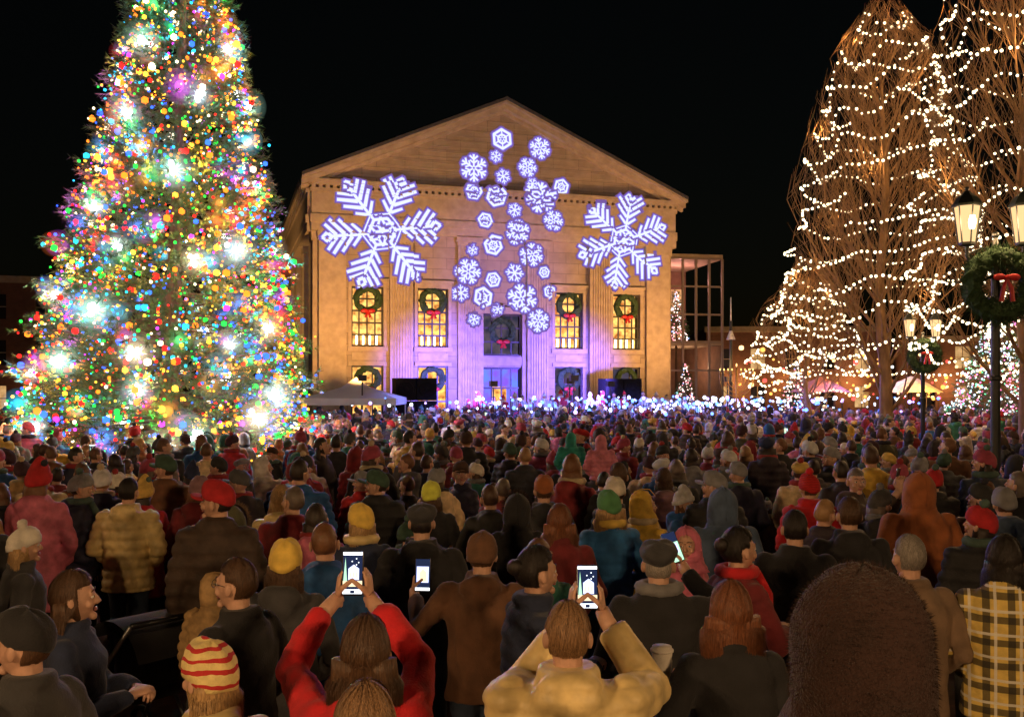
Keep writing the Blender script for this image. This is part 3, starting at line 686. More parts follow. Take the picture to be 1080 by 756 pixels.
def wreath(mb,c,R,ax='y'):
    r2=random.Random(int(c[0]*10)); mb.torus(c,R,R*.3,26,8,0,ax,jit=.35,rn=r2)
    for s in (1,-1): mb.sph((c[0]+s*R*.32,c[1]-R*.3,c[2]-R),(R*.34,R*.12,R*.2),8,6,1)
    mb.sph((c[0],c[1]-R*.36,c[2]-R),R*.14,8,6,1)
    for s in (1,-1): mb.tube([(c[0],c[1]-R*.3,c[2]-R),(c[0]+s*R*.2,c[1]-R*.32,c[2]-R*1.6)],[R*.08,R*.14],5,1)
for i,u in enumerate(wc):
    if i==2:
        window(u,4.05,6.0,.95,1,4,3); wreath(wr_,(u,.0,5.2),.5); window(u,.6,3.5,.95,2,4,3); gl.bx(u-.35,u+.35,.5,.56,.8,2.6,0); continue
    window(u,4.4,7.1,.72,0,4,5); wreath(wr_,(u,.02,6.5),.5); window(u,1.1,3.55,.72,1 if i in (3,4) else 0,3,3); wreath(wr_,(u,.02,2.95),.46)
    for s in (-.45,-.15,.15,.45): gl.bx(u+s-.04,u+s+.04,.3,.36,4.5,4.95,3)
bpart('window_frames',fr,[frame]); bpart('window_rooms',gl,[WARM,DIM,BLUE,emat('candle',(1,.85,.5),6)]); bpart('window_wreaths',wr_,[green,bow])
gs=MB()
for a,b,c,d in sw: gs.bx(.3,.34,a,b,c,d); gs.bx(W-.34,W-.3,a,b,c,d); gs.bx(.2,.26,(a+b)/2-.03,(a+b)/2+.03,c,d); gs.bx(.2,.255,a,b,(c+d)/2-.03,(c+d)/2+.03)
bpart('side_window_glass',gs,[pmat('dark_glass',(.02,.02,.03),.1,.1)])
st=MB()
for k in range(5): st.bx(3,14,-3.6+k*.4,-.125,k*.11,(k+1)*.11-.003)
bpart('front_steps',st,[trim])
def relief(u,z):
    if z<9.48:
        y=0
        for c in PC:
            if abs(u-c)<.53: y=-.28
            if abs(u-c)<.62 and (z>9.1 or z<.9): y=-.38
        for c in (.62,W-.62):
            if abs(u-c)<.6: y=-.22
            if abs(u-c)<.66 and z>9.1: y=-.3
        for i,c in enumerate(wc):
            if i==2 and abs(u-c)<.95 and (4.05<z<6.0): y=.12
            elif i!=2 and abs(u-c)<.72 and 4.4<z<7.1: y=.12
            elif i!=2 and abs(u-c)<.95 and (7.1<z<7.47): y=-.16
            elif i==2 and abs(u-c)<1.4 and (5.98<z<6.32): y=-.3
        return y
    for z0,z1,p in BANDS+((11.35,11.48,.40),(11.6,11.76,.47)):
        if z0<=z<z1: return -p
    return -.022
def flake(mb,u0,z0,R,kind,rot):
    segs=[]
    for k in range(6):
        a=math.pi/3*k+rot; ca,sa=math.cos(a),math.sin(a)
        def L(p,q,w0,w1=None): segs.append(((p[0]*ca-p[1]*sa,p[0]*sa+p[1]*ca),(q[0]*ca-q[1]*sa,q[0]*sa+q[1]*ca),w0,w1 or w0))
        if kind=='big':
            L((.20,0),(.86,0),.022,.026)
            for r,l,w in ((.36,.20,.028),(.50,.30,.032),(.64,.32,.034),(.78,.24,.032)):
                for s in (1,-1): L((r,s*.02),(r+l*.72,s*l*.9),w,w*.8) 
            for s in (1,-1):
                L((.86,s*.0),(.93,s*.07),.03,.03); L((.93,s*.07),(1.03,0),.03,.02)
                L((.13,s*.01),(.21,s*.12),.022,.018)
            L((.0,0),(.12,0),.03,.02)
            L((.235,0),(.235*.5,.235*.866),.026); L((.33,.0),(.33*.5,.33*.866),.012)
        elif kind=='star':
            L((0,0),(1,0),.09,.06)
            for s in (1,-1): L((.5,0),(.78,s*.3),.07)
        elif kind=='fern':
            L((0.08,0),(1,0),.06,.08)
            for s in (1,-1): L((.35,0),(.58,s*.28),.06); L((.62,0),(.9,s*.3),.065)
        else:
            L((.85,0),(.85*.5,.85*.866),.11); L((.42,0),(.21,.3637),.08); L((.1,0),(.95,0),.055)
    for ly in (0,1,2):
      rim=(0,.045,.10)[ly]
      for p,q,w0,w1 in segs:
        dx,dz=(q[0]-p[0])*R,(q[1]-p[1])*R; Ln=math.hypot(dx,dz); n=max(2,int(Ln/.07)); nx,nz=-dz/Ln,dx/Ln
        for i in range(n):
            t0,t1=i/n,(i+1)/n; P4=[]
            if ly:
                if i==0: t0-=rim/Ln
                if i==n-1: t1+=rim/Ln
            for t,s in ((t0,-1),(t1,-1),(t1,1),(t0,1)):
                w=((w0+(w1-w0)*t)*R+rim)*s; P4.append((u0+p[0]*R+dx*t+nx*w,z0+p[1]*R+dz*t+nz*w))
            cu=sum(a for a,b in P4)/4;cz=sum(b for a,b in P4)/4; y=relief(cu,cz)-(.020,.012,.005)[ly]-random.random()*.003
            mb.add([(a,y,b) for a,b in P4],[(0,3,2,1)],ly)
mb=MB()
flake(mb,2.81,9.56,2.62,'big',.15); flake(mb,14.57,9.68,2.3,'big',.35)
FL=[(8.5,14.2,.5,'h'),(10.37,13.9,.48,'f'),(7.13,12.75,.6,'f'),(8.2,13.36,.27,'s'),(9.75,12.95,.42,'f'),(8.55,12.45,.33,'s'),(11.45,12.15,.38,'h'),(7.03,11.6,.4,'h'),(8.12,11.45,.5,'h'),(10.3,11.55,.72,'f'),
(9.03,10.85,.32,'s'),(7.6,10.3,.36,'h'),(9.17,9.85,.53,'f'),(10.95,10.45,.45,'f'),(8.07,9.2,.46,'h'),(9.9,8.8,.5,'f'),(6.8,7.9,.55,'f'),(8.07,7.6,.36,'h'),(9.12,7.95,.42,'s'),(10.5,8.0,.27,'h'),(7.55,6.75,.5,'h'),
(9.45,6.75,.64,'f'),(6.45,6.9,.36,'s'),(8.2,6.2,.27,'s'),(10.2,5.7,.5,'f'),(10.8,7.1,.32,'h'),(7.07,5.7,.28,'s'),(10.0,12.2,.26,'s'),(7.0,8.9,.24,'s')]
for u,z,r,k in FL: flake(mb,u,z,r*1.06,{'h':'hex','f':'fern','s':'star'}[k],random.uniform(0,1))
bpart('snowflake_glow_decals',mb,[emat('painted_flake_light',(.68,.72,1.0),1.35,True),emat('painted_fringe',(.28,.2,.9),.9,True),emat('painted_outer_fringe',(.27,.15,.52),.72,True)])  # self-glowing decals draped on the wall imitate projected light and its violet fringe

an=empty('glass_annex_building',(8.9,54,0),BR*.6)
mb=MB(); AW,AH=3.3,10.2
mb.bx(0,AW,6,6.2,0,AH,0); mb.bx(0,AW,0,6,AH-.25,AH,1); mb.bx(0,AW,.1,6,5.0,5.25,1); mb.bx(AW-.1,AW,.15,6,0,4.99,0)
for k in range(5): x=k*(AW-.12)/4; mb.bx(x,x+.12,-.1,.02,0,AH-.26,2)
for k in range(7): z=.3+k*1.6; mb.bx(.125,AW-.12,-.06,.0,z,z+.1,2)
for x,z,w_,h_ in ((.3,7.6,.9,1.2),(2.2,7.2,.8,1.6),(1.3,3.0,.9,1.4),(2.4,5.6,.6,.9),(.3,1.0,.8,1.2)): mb.bx(x,x+w_,5.8,5.9,z,z+h_,3)
mb.bx(1.35,2.05,5.8,5.9,7.0,8.9,4)
obj('annex_frame',mb.mesh('annex',[pmat('annex_wall',(.22,.13,.1),.8,.2,2),trim,pmat('annex_mullion',(.3,.25,.23),.5,.1),winmat('annex_room',(1,.5,.2),(.5,.15,.08),.9),winmat('annex_red',(1,.12,.08),(.4,.03,.03),.9)]),parent=an)
light('annex_lamp','POINT',(1.6,3,8.8),(1,.4,.35),200,an); light('annex_lamp','POINT',(1.6,2.5,3.8),(1,.55,.3),110,an)

# ------------------------------------------------------------------ conifers with lights
needle=pmat('fir_needles',(.06,.11,.03),.7,.5,3); bark=pmat('bark',(.1,.065,.04),.9,.4,8,.6,30,stretch=(1,1,.2))
def conifer(name,X,Y,zs,Rs,nsp,nb,pal,br,nl,pw,lean=0,nlen=.13,lr=.03,seed=1,lcols=None,zone=False):
    r=np.random.default_rng(seed); root=empty(name,(X,Y,0))
    zs=np.array(zs);Rs=np.array(Rs); zz=np.linspace(zs[0],zs[-1],400); RR=np.interp(zz,zs,Rs); cdf=np.cumsum(RR+.15); cdf/=cdf[-1]
    def samp(n,lo,hi,pwr=1.):
        z=np.interp(r.random(n),cdf,zz); th=r.uniform(0,2*np.pi,n); 
        layer=.07*np.sin(z*7.5+1.5*np.sin(th*3))+.07*np.sin(th*9+z*2.3)+.04*np.sin(th*17-z*5)
        R=np.interp(z,zs,Rs)*(1+layer)*(lo+(hi-lo)*r.random(n)**pwr)
        return np.stack([R*np.cos(th)+lean*z,R*np.sin(th),z],1),th
    Pn,th=samp(nsp,.35,1.03,.45)
    out=np.stack([np.cos(th),np.sin(th),r.uniform(-.25,.35,nsp)],1)+r.normal(0,.25,(nsp,3)); out/=np.linalg.norm(out,axis=1,keepdims=True)
    K=16; t=r.random((nsp,K,1)); sl_=nlen*1.6
    rv=r.normal(0,1,(nsp,K,3)); perp=rv-out[:,None]*np.sum(rv*out[:,None],2,keepdims=True); perp/=np.linalg.norm(perp,axis=2,keepdims=True)
    p0=Pn[:,None]+out[:,None]*t*sl_; tip=p0+(out[:,None]*.7+perp*.7)*nlen*(.6+.6*r.random((nsp,K,1))); side=np.cross(out[:,None],perp)*nlen*.085
    V=np.stack([p0-side,p0+side,tip],2).reshape(-1,3)
    obj('foliage',npmesh('foliage',V,3,[needle]),parent=root)
    tb=MB(); tb.tube([(0,0,0),(lean*zs[-1]*.5,0,zs[-1]*.5),(lean*zs[-1],0,zs[-1])],[.04*zs[-1]*.4,.02*zs[-1]*.4,.02],8,0)
    for k in range(int(nsp/40)):
        z=zs[0]+(zs[-1]-zs[0])*r.random()**1.4; a=r.uniform(0,6.28); R=np.interp(z,zs,Rs)*.95; tb.tube([(lean*z,0,z+.1),(lean*z+R*.5*math.cos(a),R*.5*math.sin(a),z),(lean*z+R*math.cos(a),R*math.sin(a),z+.12)],[.03,.02,.008],4,0)
    obj('trunk_and_boughs',tb.mesh('boughs',[bark]),parent=root)
    Pb,_=samp(nb,.82,1.09,.7)
    wts=np.array([w for c,s,w in pal]); wts=wts/wts.sum(); mi=r.choice(len(pal),nb,p=wts)
    rad=br*r.uniform(.6,1.25,nb)
    if zone:
        key=np.sin(Pb[:,2]*1.9+np.arctan2(Pb[:,1],Pb[:,0])*2)+.5*np.sin(Pb[:,2]*5+Pb[:,0]*3); q=r.random(nb)
        mi=np.where((key>.5)&(q<.5),r.choice([0,1,2],nb),mi); mi=np.where((key<-.5)&(q<.5),r.choice([3,4,5],nb),mi)
        mi=np.where((Pb[:,2]>7)&(r.random(nb)<.28),r.choice([1,2,7],nb),mi)
        big=r.random(nb)<.15; rad=np.where(big,rad*2.2,rad)
    bulbs('string_bulbs',Pb,rad,[emat('bulb',c,s) for c,s,w in pal],mi,root)
    Pl,_=samp(nl,1.0,1.10)
    lc=lcols or [c for c,s,w in pal]
    for k in range(nl):
        c=lc[k%len(lc)]; light('bulb_lamp','POINT',Pl[k],c,pw*r.uniform(.6,1.4),root,lr)
    return root,samp
pal=[((1,.02,.015),2.6,3.4),((1,.2,.015),3,3.6),((1,.5,.04),3.4,3.8),((.03,1,.08),2.0,2.6),((.03,.12,1),3.2,2.8),((.03,.65,1),2.4,1.3),((.8,.05,1),2.6,1.4),((1,.82,.5),4,1.6)]
TZ=[.7,1.5,2.7,4.7,6.7,8.7,10.7,12.5,14.2]; TR=[2.5,2.72,2.62,2.22,1.75,1.30,.88,.45,.03]
tree,tsamp=conifer('christmas_tree',-7.30,20,TZ,TR,9500,6200,pal,.030,150,48,.035,.14,.03,3,
   [(1,.15,.03),(1,.4,.06),(.08,1,.2),(.08,.25,1),(1,.5,.12),(1,.05,.06),(.05,.6,1),(1,.5,.15),(.7,.1,1),(1,.35,.05)],True)
stars=[(.8,8.3),(1.25,9.5),(.55,6.7),(-.9,6.0),(1.1,4.95),(-.6,3.95),(1.8,3.35),(2.3,3.7),(.4,2.5),(-1.7,1.8),(2.3,1.95),(1.4,1.65),(2.5,2.4),(-2.0,2.8),(-.35,9.4),(-.5,7.9),(-1.6,4.3),(.2,11),(-.3,5.2),(.9,1.5),(-1.2,3.0),(1.7,5.2),(.3,3.15)]
sm=MB(); hz=MB(); sr=random.Random(2)
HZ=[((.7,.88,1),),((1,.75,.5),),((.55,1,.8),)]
for i,(dx,z) in enumerate(stars+[(sr.uniform(-2,2),sr.uniform(1.5,9)) for _ in range(12)]):
    R=float(np.interp(z,TZ,TR))*1.05; dx=max(-R*.93,min(R*.93,dx)); sg=-1 if i<len(stars) else 1; y=sg*math.sqrt(R*R-dx*dx); c=Vector((dx+.035*z,y,z)); s=sr.uniform(.6,1.15)
    for q in range(7):
        o_=Vector((sr.gauss(0,.05),sr.gauss(0,.05),sr.gauss(0,.05)))*s; sm.sph(c+o_,.05*s,8,6,0)
    for k in range(16):
        d=Vector((sr.gauss(0,1),sr.gauss(0,1),sr.gauss(0,1))).normalized(); L=sr.uniform(.08,.2)*s
        sm.tube([c+d*.05,c+d*(.05+L*.5),c+d*(.05+L)],[.014*s,.007*s,.001],4,1)
    cm=4*(i%3)
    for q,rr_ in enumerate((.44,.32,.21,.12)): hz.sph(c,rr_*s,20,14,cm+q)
    light('star_lamp','POINT',c+Vector((dx*.1,sg*.14,0)),(.85,.95,1),24,tree,.05)
obj('bulbs_with_glare_rays',sm.mesh('starbursts',[emat('star_core',(1,1,.95),9),emat('glare_ray',(.8,.95,1),2.0)]),parent=tree)  # ray spikes imitate the glare of overexposed bulbs as glowing geometry
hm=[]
for (c,) in HZ: hm+=[glowmat('lamp_glow_volume',c,.14),glowmat('lamp_glow_volume',c,.45),glowmat('lamp_glow_volume',c,1.2),glowmat('lamp_glow_volume',c,3.6)]
obj('added_light_glow',hz.mesh('added_glow',hm,True),parent=tree)  # nested self-lit volumes added to imitate the bloom of bright bulbs
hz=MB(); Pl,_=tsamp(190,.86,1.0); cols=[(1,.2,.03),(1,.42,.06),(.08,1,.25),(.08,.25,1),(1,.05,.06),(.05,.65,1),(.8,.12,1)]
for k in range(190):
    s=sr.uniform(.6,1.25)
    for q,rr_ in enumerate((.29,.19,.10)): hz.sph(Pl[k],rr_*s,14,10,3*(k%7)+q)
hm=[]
for c in cols: hm+=[glowmat('bulb_glow_volume',c,.28),glowmat('bulb_glow_volume',c,1.0),glowmat('bulb_glow_volume',c,4.5)]
obj('added_coloured_glow',hz.mesh('added_glow',hm,True),parent=tree)  # coloured self-lit volumes, added to imitate glow around the string bulbs

wpal=[((1,.8,.7),3,3),((1,.3,.35),3,1.5),((.3,.5,1),3,.4)]
conifer('lit_spruce_tree',17.6,34,[.5,1,3,5.6],[1.9,2.0,1.2,.05],1300,1300,[((.6,.8,1),3,3),((1,.2,.5),3,2),((.2,1,.5),2,1),((1,.8,.6),4,2)],.035,10,14,0,.14,.03,5)
conifer('lit_spruce_tree',22.5,40,[.5,1,3,6.6],[2.1,2.2,1.4,.05],1300,1300,[((1,.25,.4),3,3),((1,.8,.7),4,2),((.3,1,.5),2,1)],.04,10,14,0,.14,.03,6)
conifer('lit_spruce_tree',9.7,53,[.4,.8,2.4,3.9],[.65,.65,.4,.03],400,200,wpal,.04,3,10,0,.12,.03,7)
conifer('lit_spruce_tree',9.6,55.4,[5.3,5.6,7,8.2],[.6,.65,.35,.03],400,200,wpal,.04,3,10,0,.12,.03,8)
conifer('lit_spruce_tree',13.2,44,[.4,.8,2.4,3.6],[.8,.8,.5,.03],500,300,wpal,.04,3,10,0,.12,.03,9)

# ------------------------------------------------------------------ bare trees with strands of warm lights
twig=pmat('tree_bark',(.22,.13,.065),.85,.35,8,.5,30,stretch=(1,1,.3))
warmb=emat('warm_white_bulb',(1,.82,.52),4.2)
def baretree(X,Y,zs,Rs,seed,loops,nlim=26,base=1.6,th=.2,pw=34,br=.032,dz=.17):
    r=random.Random(seed); root=empty('bare_tree',(X,Y,0)); mb=MB(); top=zs[-1]
    def rad(z): return float(np.interp(z,zs,Rs))
    def grow(p,d,L,rd,lv):
        n=5 if lv<2 else 3; pts=[p]; rr=[rd]; q=p; dd=d; soft=r.uniform(.85,1.22)
        for k in range(n):
            dd=(dd+Vector((r.gauss(0,.09),r.gauss(0,.09),.10 if lv else .03))).normalized(); q=q+dd*L/n
            lim=rad(max(q.z,zs[0]))*soft; h=math.hypot(q.x,q.y)
            if h>lim: q=Vector((q.x*lim/h,q.y*lim/h,q.z))
            if q.z>top+.4: break
            pts.append(q); rr.append(rd*(1-.72*(k+1)/n))
        if len(pts)<2: return
        mb.tube(pts,rr,(7,5,4,3)[min(lv,3)],0,lv==0)
        if lv>=3: return
        m={1:12,2:7}.get(lv,nlim)
        for k in range(m):
            t=r.uniform(.15,1)*(len(pts)-1); i=min(int(t),len(pts)-2); b=pts[i].lerp(pts[i+1],t-i); tn=(pts[i+1]-pts[i]).normalized()
            a=r.uniform(0,6.283); s=Vector((math.cos(a),math.sin(a),r.uniform(-.1,.5))); nd=(tn*(1.0 if lv else .5)+s*(.75 if lv>1 else .6)).normalized()
            grow(b,nd,L*r.uniform(.35,.55),max(rr[i]*.5,.006),lv+1)
    H=top*.86; n=9; pts=[Vector((.08*math.sin(k*1.3),.08*math.cos(k*1.7)-.08,H*k/(n-1))) for k in range(n)]; rr=[th*(1-.85*k/(n-1)) for k in range(n)]; rr[0]*=1.3
    mb.tube(pts,rr,10,0)
    for k in range(nlim):
        z=base+(H-base)*(k+.5)/nlim; i=min(int(z/H*(n-1)),n-2); b=pts[i].lerp(pts[i+1],z/H*(n-1)-i); a=k*2.4+r.uniform(-.3,.3)
        d=Vector((math.cos(a),math.sin(a),1.15)).normalized(); L=min((rad(z+1.2)*1.35)+.6,(top-z)*.95+.3); grow(b,d,L,th*.30*(1-.6*z/H),1)
    obj('trunk_and_branches',mb.mesh('branches',[twig],True),parent=root)
    P_=[]; Rb=random.Random(seed+1)
    for lp in range(loops):
        z0=zs[0]+(top-zs[0])*(lp/loops)**.95; z1=zs[0]+(top-zs[0])*((lp+1)/loops)**.95; per=2*math.pi*rad((z0+z1)/2); m=int(per/dz)
        ph2=Rb.uniform(0,6.28); am=Rb.uniform(.05,.13)
        for k in range(m):
            t=k/m; a=2*math.pi*t+lp; zz=z0+(z1-z0)*t; s=-.20*abs(math.sin(a*3.5+lp*.4))+am*math.sin(a*6+ph2)+.22*math.sin(a+seed)
            R=rad(min(max(zz+s*.5,zs[0]),top))*(.96+.07*math.sin(a*7+lp)+.05*math.sin(a*3+lp*2)); P_.append((R*math.cos(a),R*math.sin(a),zz+s))
    a0=-1.2; m=int((top-zs[0])*.4/dz); zst=Rb.uniform(zs[0],zs[0]+(top-zs[0])*.35)
    for k in range(m):
        z=zst+k*dz; a=a0+.9*math.sin(k*.10); R=rad(z)*(1+.05*math.sin(k*.5)); P_.append((R*math.cos(a),R*math.sin(a),z))
    P_=np.array(P_)+np.random.default_rng(seed).normal(0,.016,(len(P_),3))
    bulbs('light_strands',P_,br*np.random.default_rng(seed).uniform(.75,1.25,len(P_)),[warmb],np.zeros(len(P_),int),root)
    wire=MB(); 
    for k in range(0,len(P_)-1):
        if np.linalg.norm(P_[k]-P_[k+1])<.5: wire.tube([P_[k]+[0,0,.03],P_[k+1]+[0,0,.03]],.006,3,0,False)
    obj('light_wire',wire.mesh('wire',[BLACKP]),parent=root)
    nl=14
    for k in range(nl):
        z=zs[0]+(top-zs[0])*(k+.5)/nl; a=k*2.4; R=rad(z)*.95; light('strand_lamp','POINT',(R*math.cos(a),R*math.sin(a),z),(1,.52,.17),pw,root,.05)
    return root
baretree(10.15,26,[2.9,4.2,7.9,11.6,13.0],[2.9,3.15,2.15,1.3,.4],21,11,38,pw=60,br=.036,dz=.15)
baretree(10.75,20,[3.2,4.6,8,11,14.5],[2.0,2.35,1.95,1.5,.5],22,13,38,pw=60,br=.032,dz=.13)
baretree(11.2,36,[2.6,3.4,5,7.2],[2.0,2.4,1.8,.4],23,6,18,1.2,.14,br=.042)
baretree(18.3,31,[2.6,3.6,6,9.5],[2.0,2.6,2.2,.5],24,8,20,1.4,.16,br=.042)

# ------------------------------------------------------------------ street lamps
iron=pmat('painted_iron',(.012,.016,.014),.4,.2,20,.15); lglass=emat('lamp_glass',(1,.60,.27),1.35,False); lbulb=emat('lamp_bulb',(1,.85,.55),9)
def lamp(X,Y,W_,wre=True,s=1.0,hh=4.3):
    root=empty('street_lamp',(X,Y,0)); mb=MB()
    mb.tube([(0,0,0),(0,0,.12),(0,0,.16),(0,0,.55),(0,0,.62),(0,0,.7),(0,0,hh),(0,0,hh+.12)],[.2,.2,.15,.12,.14,.065,.05,.02],14,0)
    mb.sph((0,0,hh+.14),.045,10,8,0)
    for z in (1.4,2.6,3.6): mb.tube([(0,0,z),(0,0,z+.02),(0,0,z+.05),(0,0,z+.07)],[.055,.08,.08,.055],12,0)
    for sd in (1,-1):
        x=sd*.36
        mb.tube([(0,0,hh-.35),(sd*.14,0,hh-.42),(sd*.28,0,hh-.32),(x,0,hh-.12),(x,0,hh+.02)],[.025,.022,.02,.022,.03],8,0)
        mb.tube([(sd*.02,0,hh-.05),(sd*.18,0,hh-.02),(x,0,hh-.1)],[.015]*3,6,0)
        z0,z1=hh+.05,hh+.5; n=6
        def ring(r,z): return [(x+r*math.cos(2*math.pi*j/n+.52),r*math.sin(2*math.pi*j/n+.52),z) for j in range(n)]
        mb.loft([ring(.06,hh),ring(.10,hh+.02),ring(.105,z0)],0); mb.loft([ring(.095,z0+.001),ring(.15,z1)],1,True)
        for a,b in zip(ring(.10,z0),ring(.156,z1)): mb.tube([a,b],.010,5,0)
        mb.loft([ring(.185,z1+.002),ring(.18,z1+.03),ring(.12,z1+.12),ring(.05,z1+.18),ring(.03,z1+.2)],0); mb.sph((x,0,z1+.23),.028,8,6,0)
        mb.tube([(x,-.125,z0+.15),(x,-.14,z0+.24),(x,-.14,z0+.32)],[.03,.05,.03],8,2)
        light('lantern_lamp','POINT',(x,-.26,hh+.3),(1,.6,.28),W_/3,root,.08); light('lantern_lamp','POINT',(x,.24,hh+.3),(1,.6,.28),W_/6,root,.08)
    if wre:
        w=MB(); rr=random.Random(3); w.torus((0,-.12,hh-.5),.36,.11,40,10,0,'y',jit=.3,rn=rr)
        for q in range(2200):
            a=rr.uniform(0,6.283);b=rr.uniform(0,6.283); c=Vector(((.36+.11*math.cos(b))*math.cos(a),-.12+.11*math.sin(b),hh-.5+(.36+.11*math.cos(b))*math.sin(a)))
            d=(Vector((math.cos(b)*math.cos(a),math.sin(b),math.cos(b)*math.sin(a)))+Vector((rr.gauss(0,.5),rr.gauss(0,.5),rr.gauss(0,.5)))).normalized(); sv=d.cross(Vector((.3,.5,.8))).normalized()*.006
            w.add([c-sv,c+sv,c+d*rr.uniform(.05,.13)],[(0,1,2)],0)
        for s_ in (1,-1):
            w.sph((s_*.09,-.28,hh-.42),(.08,.03,.045),10,8,1); w.tube([(0,-.28,hh-.44),(s_*.05,-.29,hh-.56),(s_*.07,-.28,hh-.72)],[.015,.026,.03],6,1)
        w.sph((0,-.3,hh-.42),.03,8,6,1)
        obj('wreath',w.mesh('wreath',[green,bow]),parent=root)
    obj('post_and_lanterns',mb.mesh('lamp',[iron,lglass,lbulb]),parent=root)
    root.scale=(s,)*3; return root
lamp(6.12,12,110)
lamp(9.75,22.5,80,True,.86)
lamp(-6.5,-3.5,2100,False); lamp(5.5,-4.5,2200,False)
lamp(-14,9,450,False); lamp(13.5,10,400,False)  # unseen lamps added beside the view to brighten the middle crowd

# ------------------------------------------------------------------ tent, speakers, menorah, stage
tent=empty('canopy_tent',(-6.0,36.5,0)); mb=MB(); s=1.75; z0=2.15
mb.add([(-s,-s,z0),(s,-s,z0),(s,s,z0),(-s,s,z0),(-.5,-.5,2.55),(.5,-.5,2.55),(.5,.5,2.55),(-.5,.5,2.55),(0,0,2.95),(-s,-s,z0-.25),(s,-s,z0-.25),(s,s,z0-.25),(-s,s,z0-.25)],
 [(0,1,5,4),(1,2,6,5),(2,3,7,6),(3,0,4,7),(4,5,8),(5,6,8),(6,7,8),(7,4,8),(9,10,1,0),(10,11,2,1),(11,12,3,2),(12,9,0,3)],0)
for a,b in ((-1,-1),(1,-1),(1,1),(-1,1)): mb.tube([(a*s*.97,b*s*.97,0),(a*s*.97,b*s*.97,z0-.02)],.03,8,1)
obj('canopy',mb.mesh('tent',[pmat('tent_canvas',(.5,.49,.47),.7,.08,2),pmat('tent_pole',(.4,.4,.4),.4,.1,metal=.6)]),parent=tent)
light('tent_lamp','POINT',(1.4,-.9,1.9),(1,.75,.45),25,tent)
spk=pmat('speaker_grille',(.008,.008,.009),.9,.2,spec=.1); spb=pmat('speaker_box',(.008,.008,.009),.8,.2,spec=.1)
for X,Y in ((-4.05,39.3),(4.75,41.8)):
    mb=MB()
    mb.bx(-.9,.9,-.5,.5,0,.1); 
    for k in range(3): mb.bx(-.85,-.02,-.45,.45,.12+k*.95,1.04+k*.95); mb.bx(.02,.85,-.45,.45,.12+k*.95,1.04+k*.95)
    for k in range(3):
        for x in (-.43,.43): mb.tube([(x,-.452,.58+k*.95),(x,-.47,.58+k*.95)],[.33,.3],16,1); mb.tube([(x,-.471,.58+k*.95),(x,-.49,.58+k*.95)],[.12,.05],12,0)
    obj('loudspeaker_stack',mb.mesh('speakers',[spb,spk]),(X,Y,0),BR)
mb=MB()
def arc(R,n=14): return [(R*math.cos(math.pi+math.pi*k/n),0,2.9+R*math.sin(math.pi+math.pi*k/n)) for k in range(n+1)]
for R in (.18,.34,.5,.66): mb.tube([( -R,0,3.15)]+arc(R)+[(R,0,3.15)],.02,6,0); 
mb.tube([(0,0,.2),(0,0,3.4)],.035,8,0); mb.tube([(0,0,0),(0,0,.08),(0,0,.2)],[.5,.5,.08],12,0)
for x in (-.66,-.5,-.34,-.18,.18,.34,.5,.66): mb.tube([(x,0,3.15),(x,0,3.2),(x,0,3.28)],[.04,.04,.025],8,0); mb.sph((x,0,3.32),(.025,.025,.05),6,5,1)
mb.sph((0,0,3.5),(.03,.03,.07),6,5,1)
obj('menorah',mb.mesh('menorah',[gold,emat('menorah_flame',(1,.6,.2),3)],True),(9.0,38,-.05))
mb=MB(); mb.tube([(0,0,0),(0,0,5.4)],[.09,.06],8,0); mb.tube([(0,0,3.9),(0,0,3.9),(0,0,4.6),(0,0,4.6)],[.06,.2,.2,.06],12,1); mb.tube([(0,0,4.6),(0,0,5.0)],[.2,.05],12,2); mb.tube([(0,0,5.0),(0,0,6.4)],[.04,.02],6,2)
obj('banner_pole',mb.mesh('pole',[iron,C['red'],C['white']]),(9.35,40.5,0))
stg=empty('stage',(BX,BY,0),BR); mb=MB(); mb.bx(5.2,16.5,-5.0,-3.7,0,.6,0)
for k in range(23): mb.bx(5.25+k*.49,5.3+k*.49,-5.03,-5.001,0,.54,1)
mb.bx(5.2,16.5,-5.06,-5.001,.55,.65,2)
obj('platform',mb.mesh('stage',[BLACKP,pmat('stage_skirt',(.05,.05,.07),.9,.2),trim]),parent=stg)
parl=MB(); pr_=random.Random(9)
for k in range(380):
    x=pr_.gauss(12.5,5.2); y=-5.3-abs(pr_.gauss(0,4.2)); z=1.80+pr_.uniform(-.15,.38)
    if x<0: continue
    parl.sph((x,y,z),pr_.uniform(.025,.08),8,6,pr_.choice([0,0,1,1,2]))
    parl.tube([(x,y,z-.02),(x,y+.02,1.2)],.012,5,3)
obj('added_glow_balls',parl.mesh('added_glow_balls',[emat('glow_ball_white',(.72,.8,1),4),emat('glow_ball_blue',(.12,.25,1),4),emat('glow_ball_violet',(.5,.35,1),3.5),BLACKP]),parent=stg)  # added glowing balls that imitate the blue-lit band of heads
chm=[]
for i in range(6):
    CHM=mats_for(cloth('choir_white',(.45,.45,.55)) if i%3 else cloth('choir_red',(.4,.02,.05)),C['black'],R_HAIR,C['red'] if i%3==0 else C['white'],C['white'])
    chm.append(build_person('performer',CHM,dict(hair='bob' if i%2 else 'short',hat=('santa','beanie',None)[i%3],pom=True,armL='front',armR='front',scarf=i%2==0),False,400+i))
for k in range(26):
    o=obj('performer',chm[pr_.randrange(6)],(5.6+.42*k+pr_.uniform(-.12,.12),-4.2-.4*pr_.random(),.6),math.pi+pr_.uniform(-.6,.6),stg,pr_.uniform(.82,1.05))
for k in range(44): obj('performer',chm[(k*5)%6],(3.5+pr_.uniform(0,16),-5.7-pr_.uniform(0,3),0),pr_.uniform(-3,3),stg,pr_.uniform(.92,1.08))
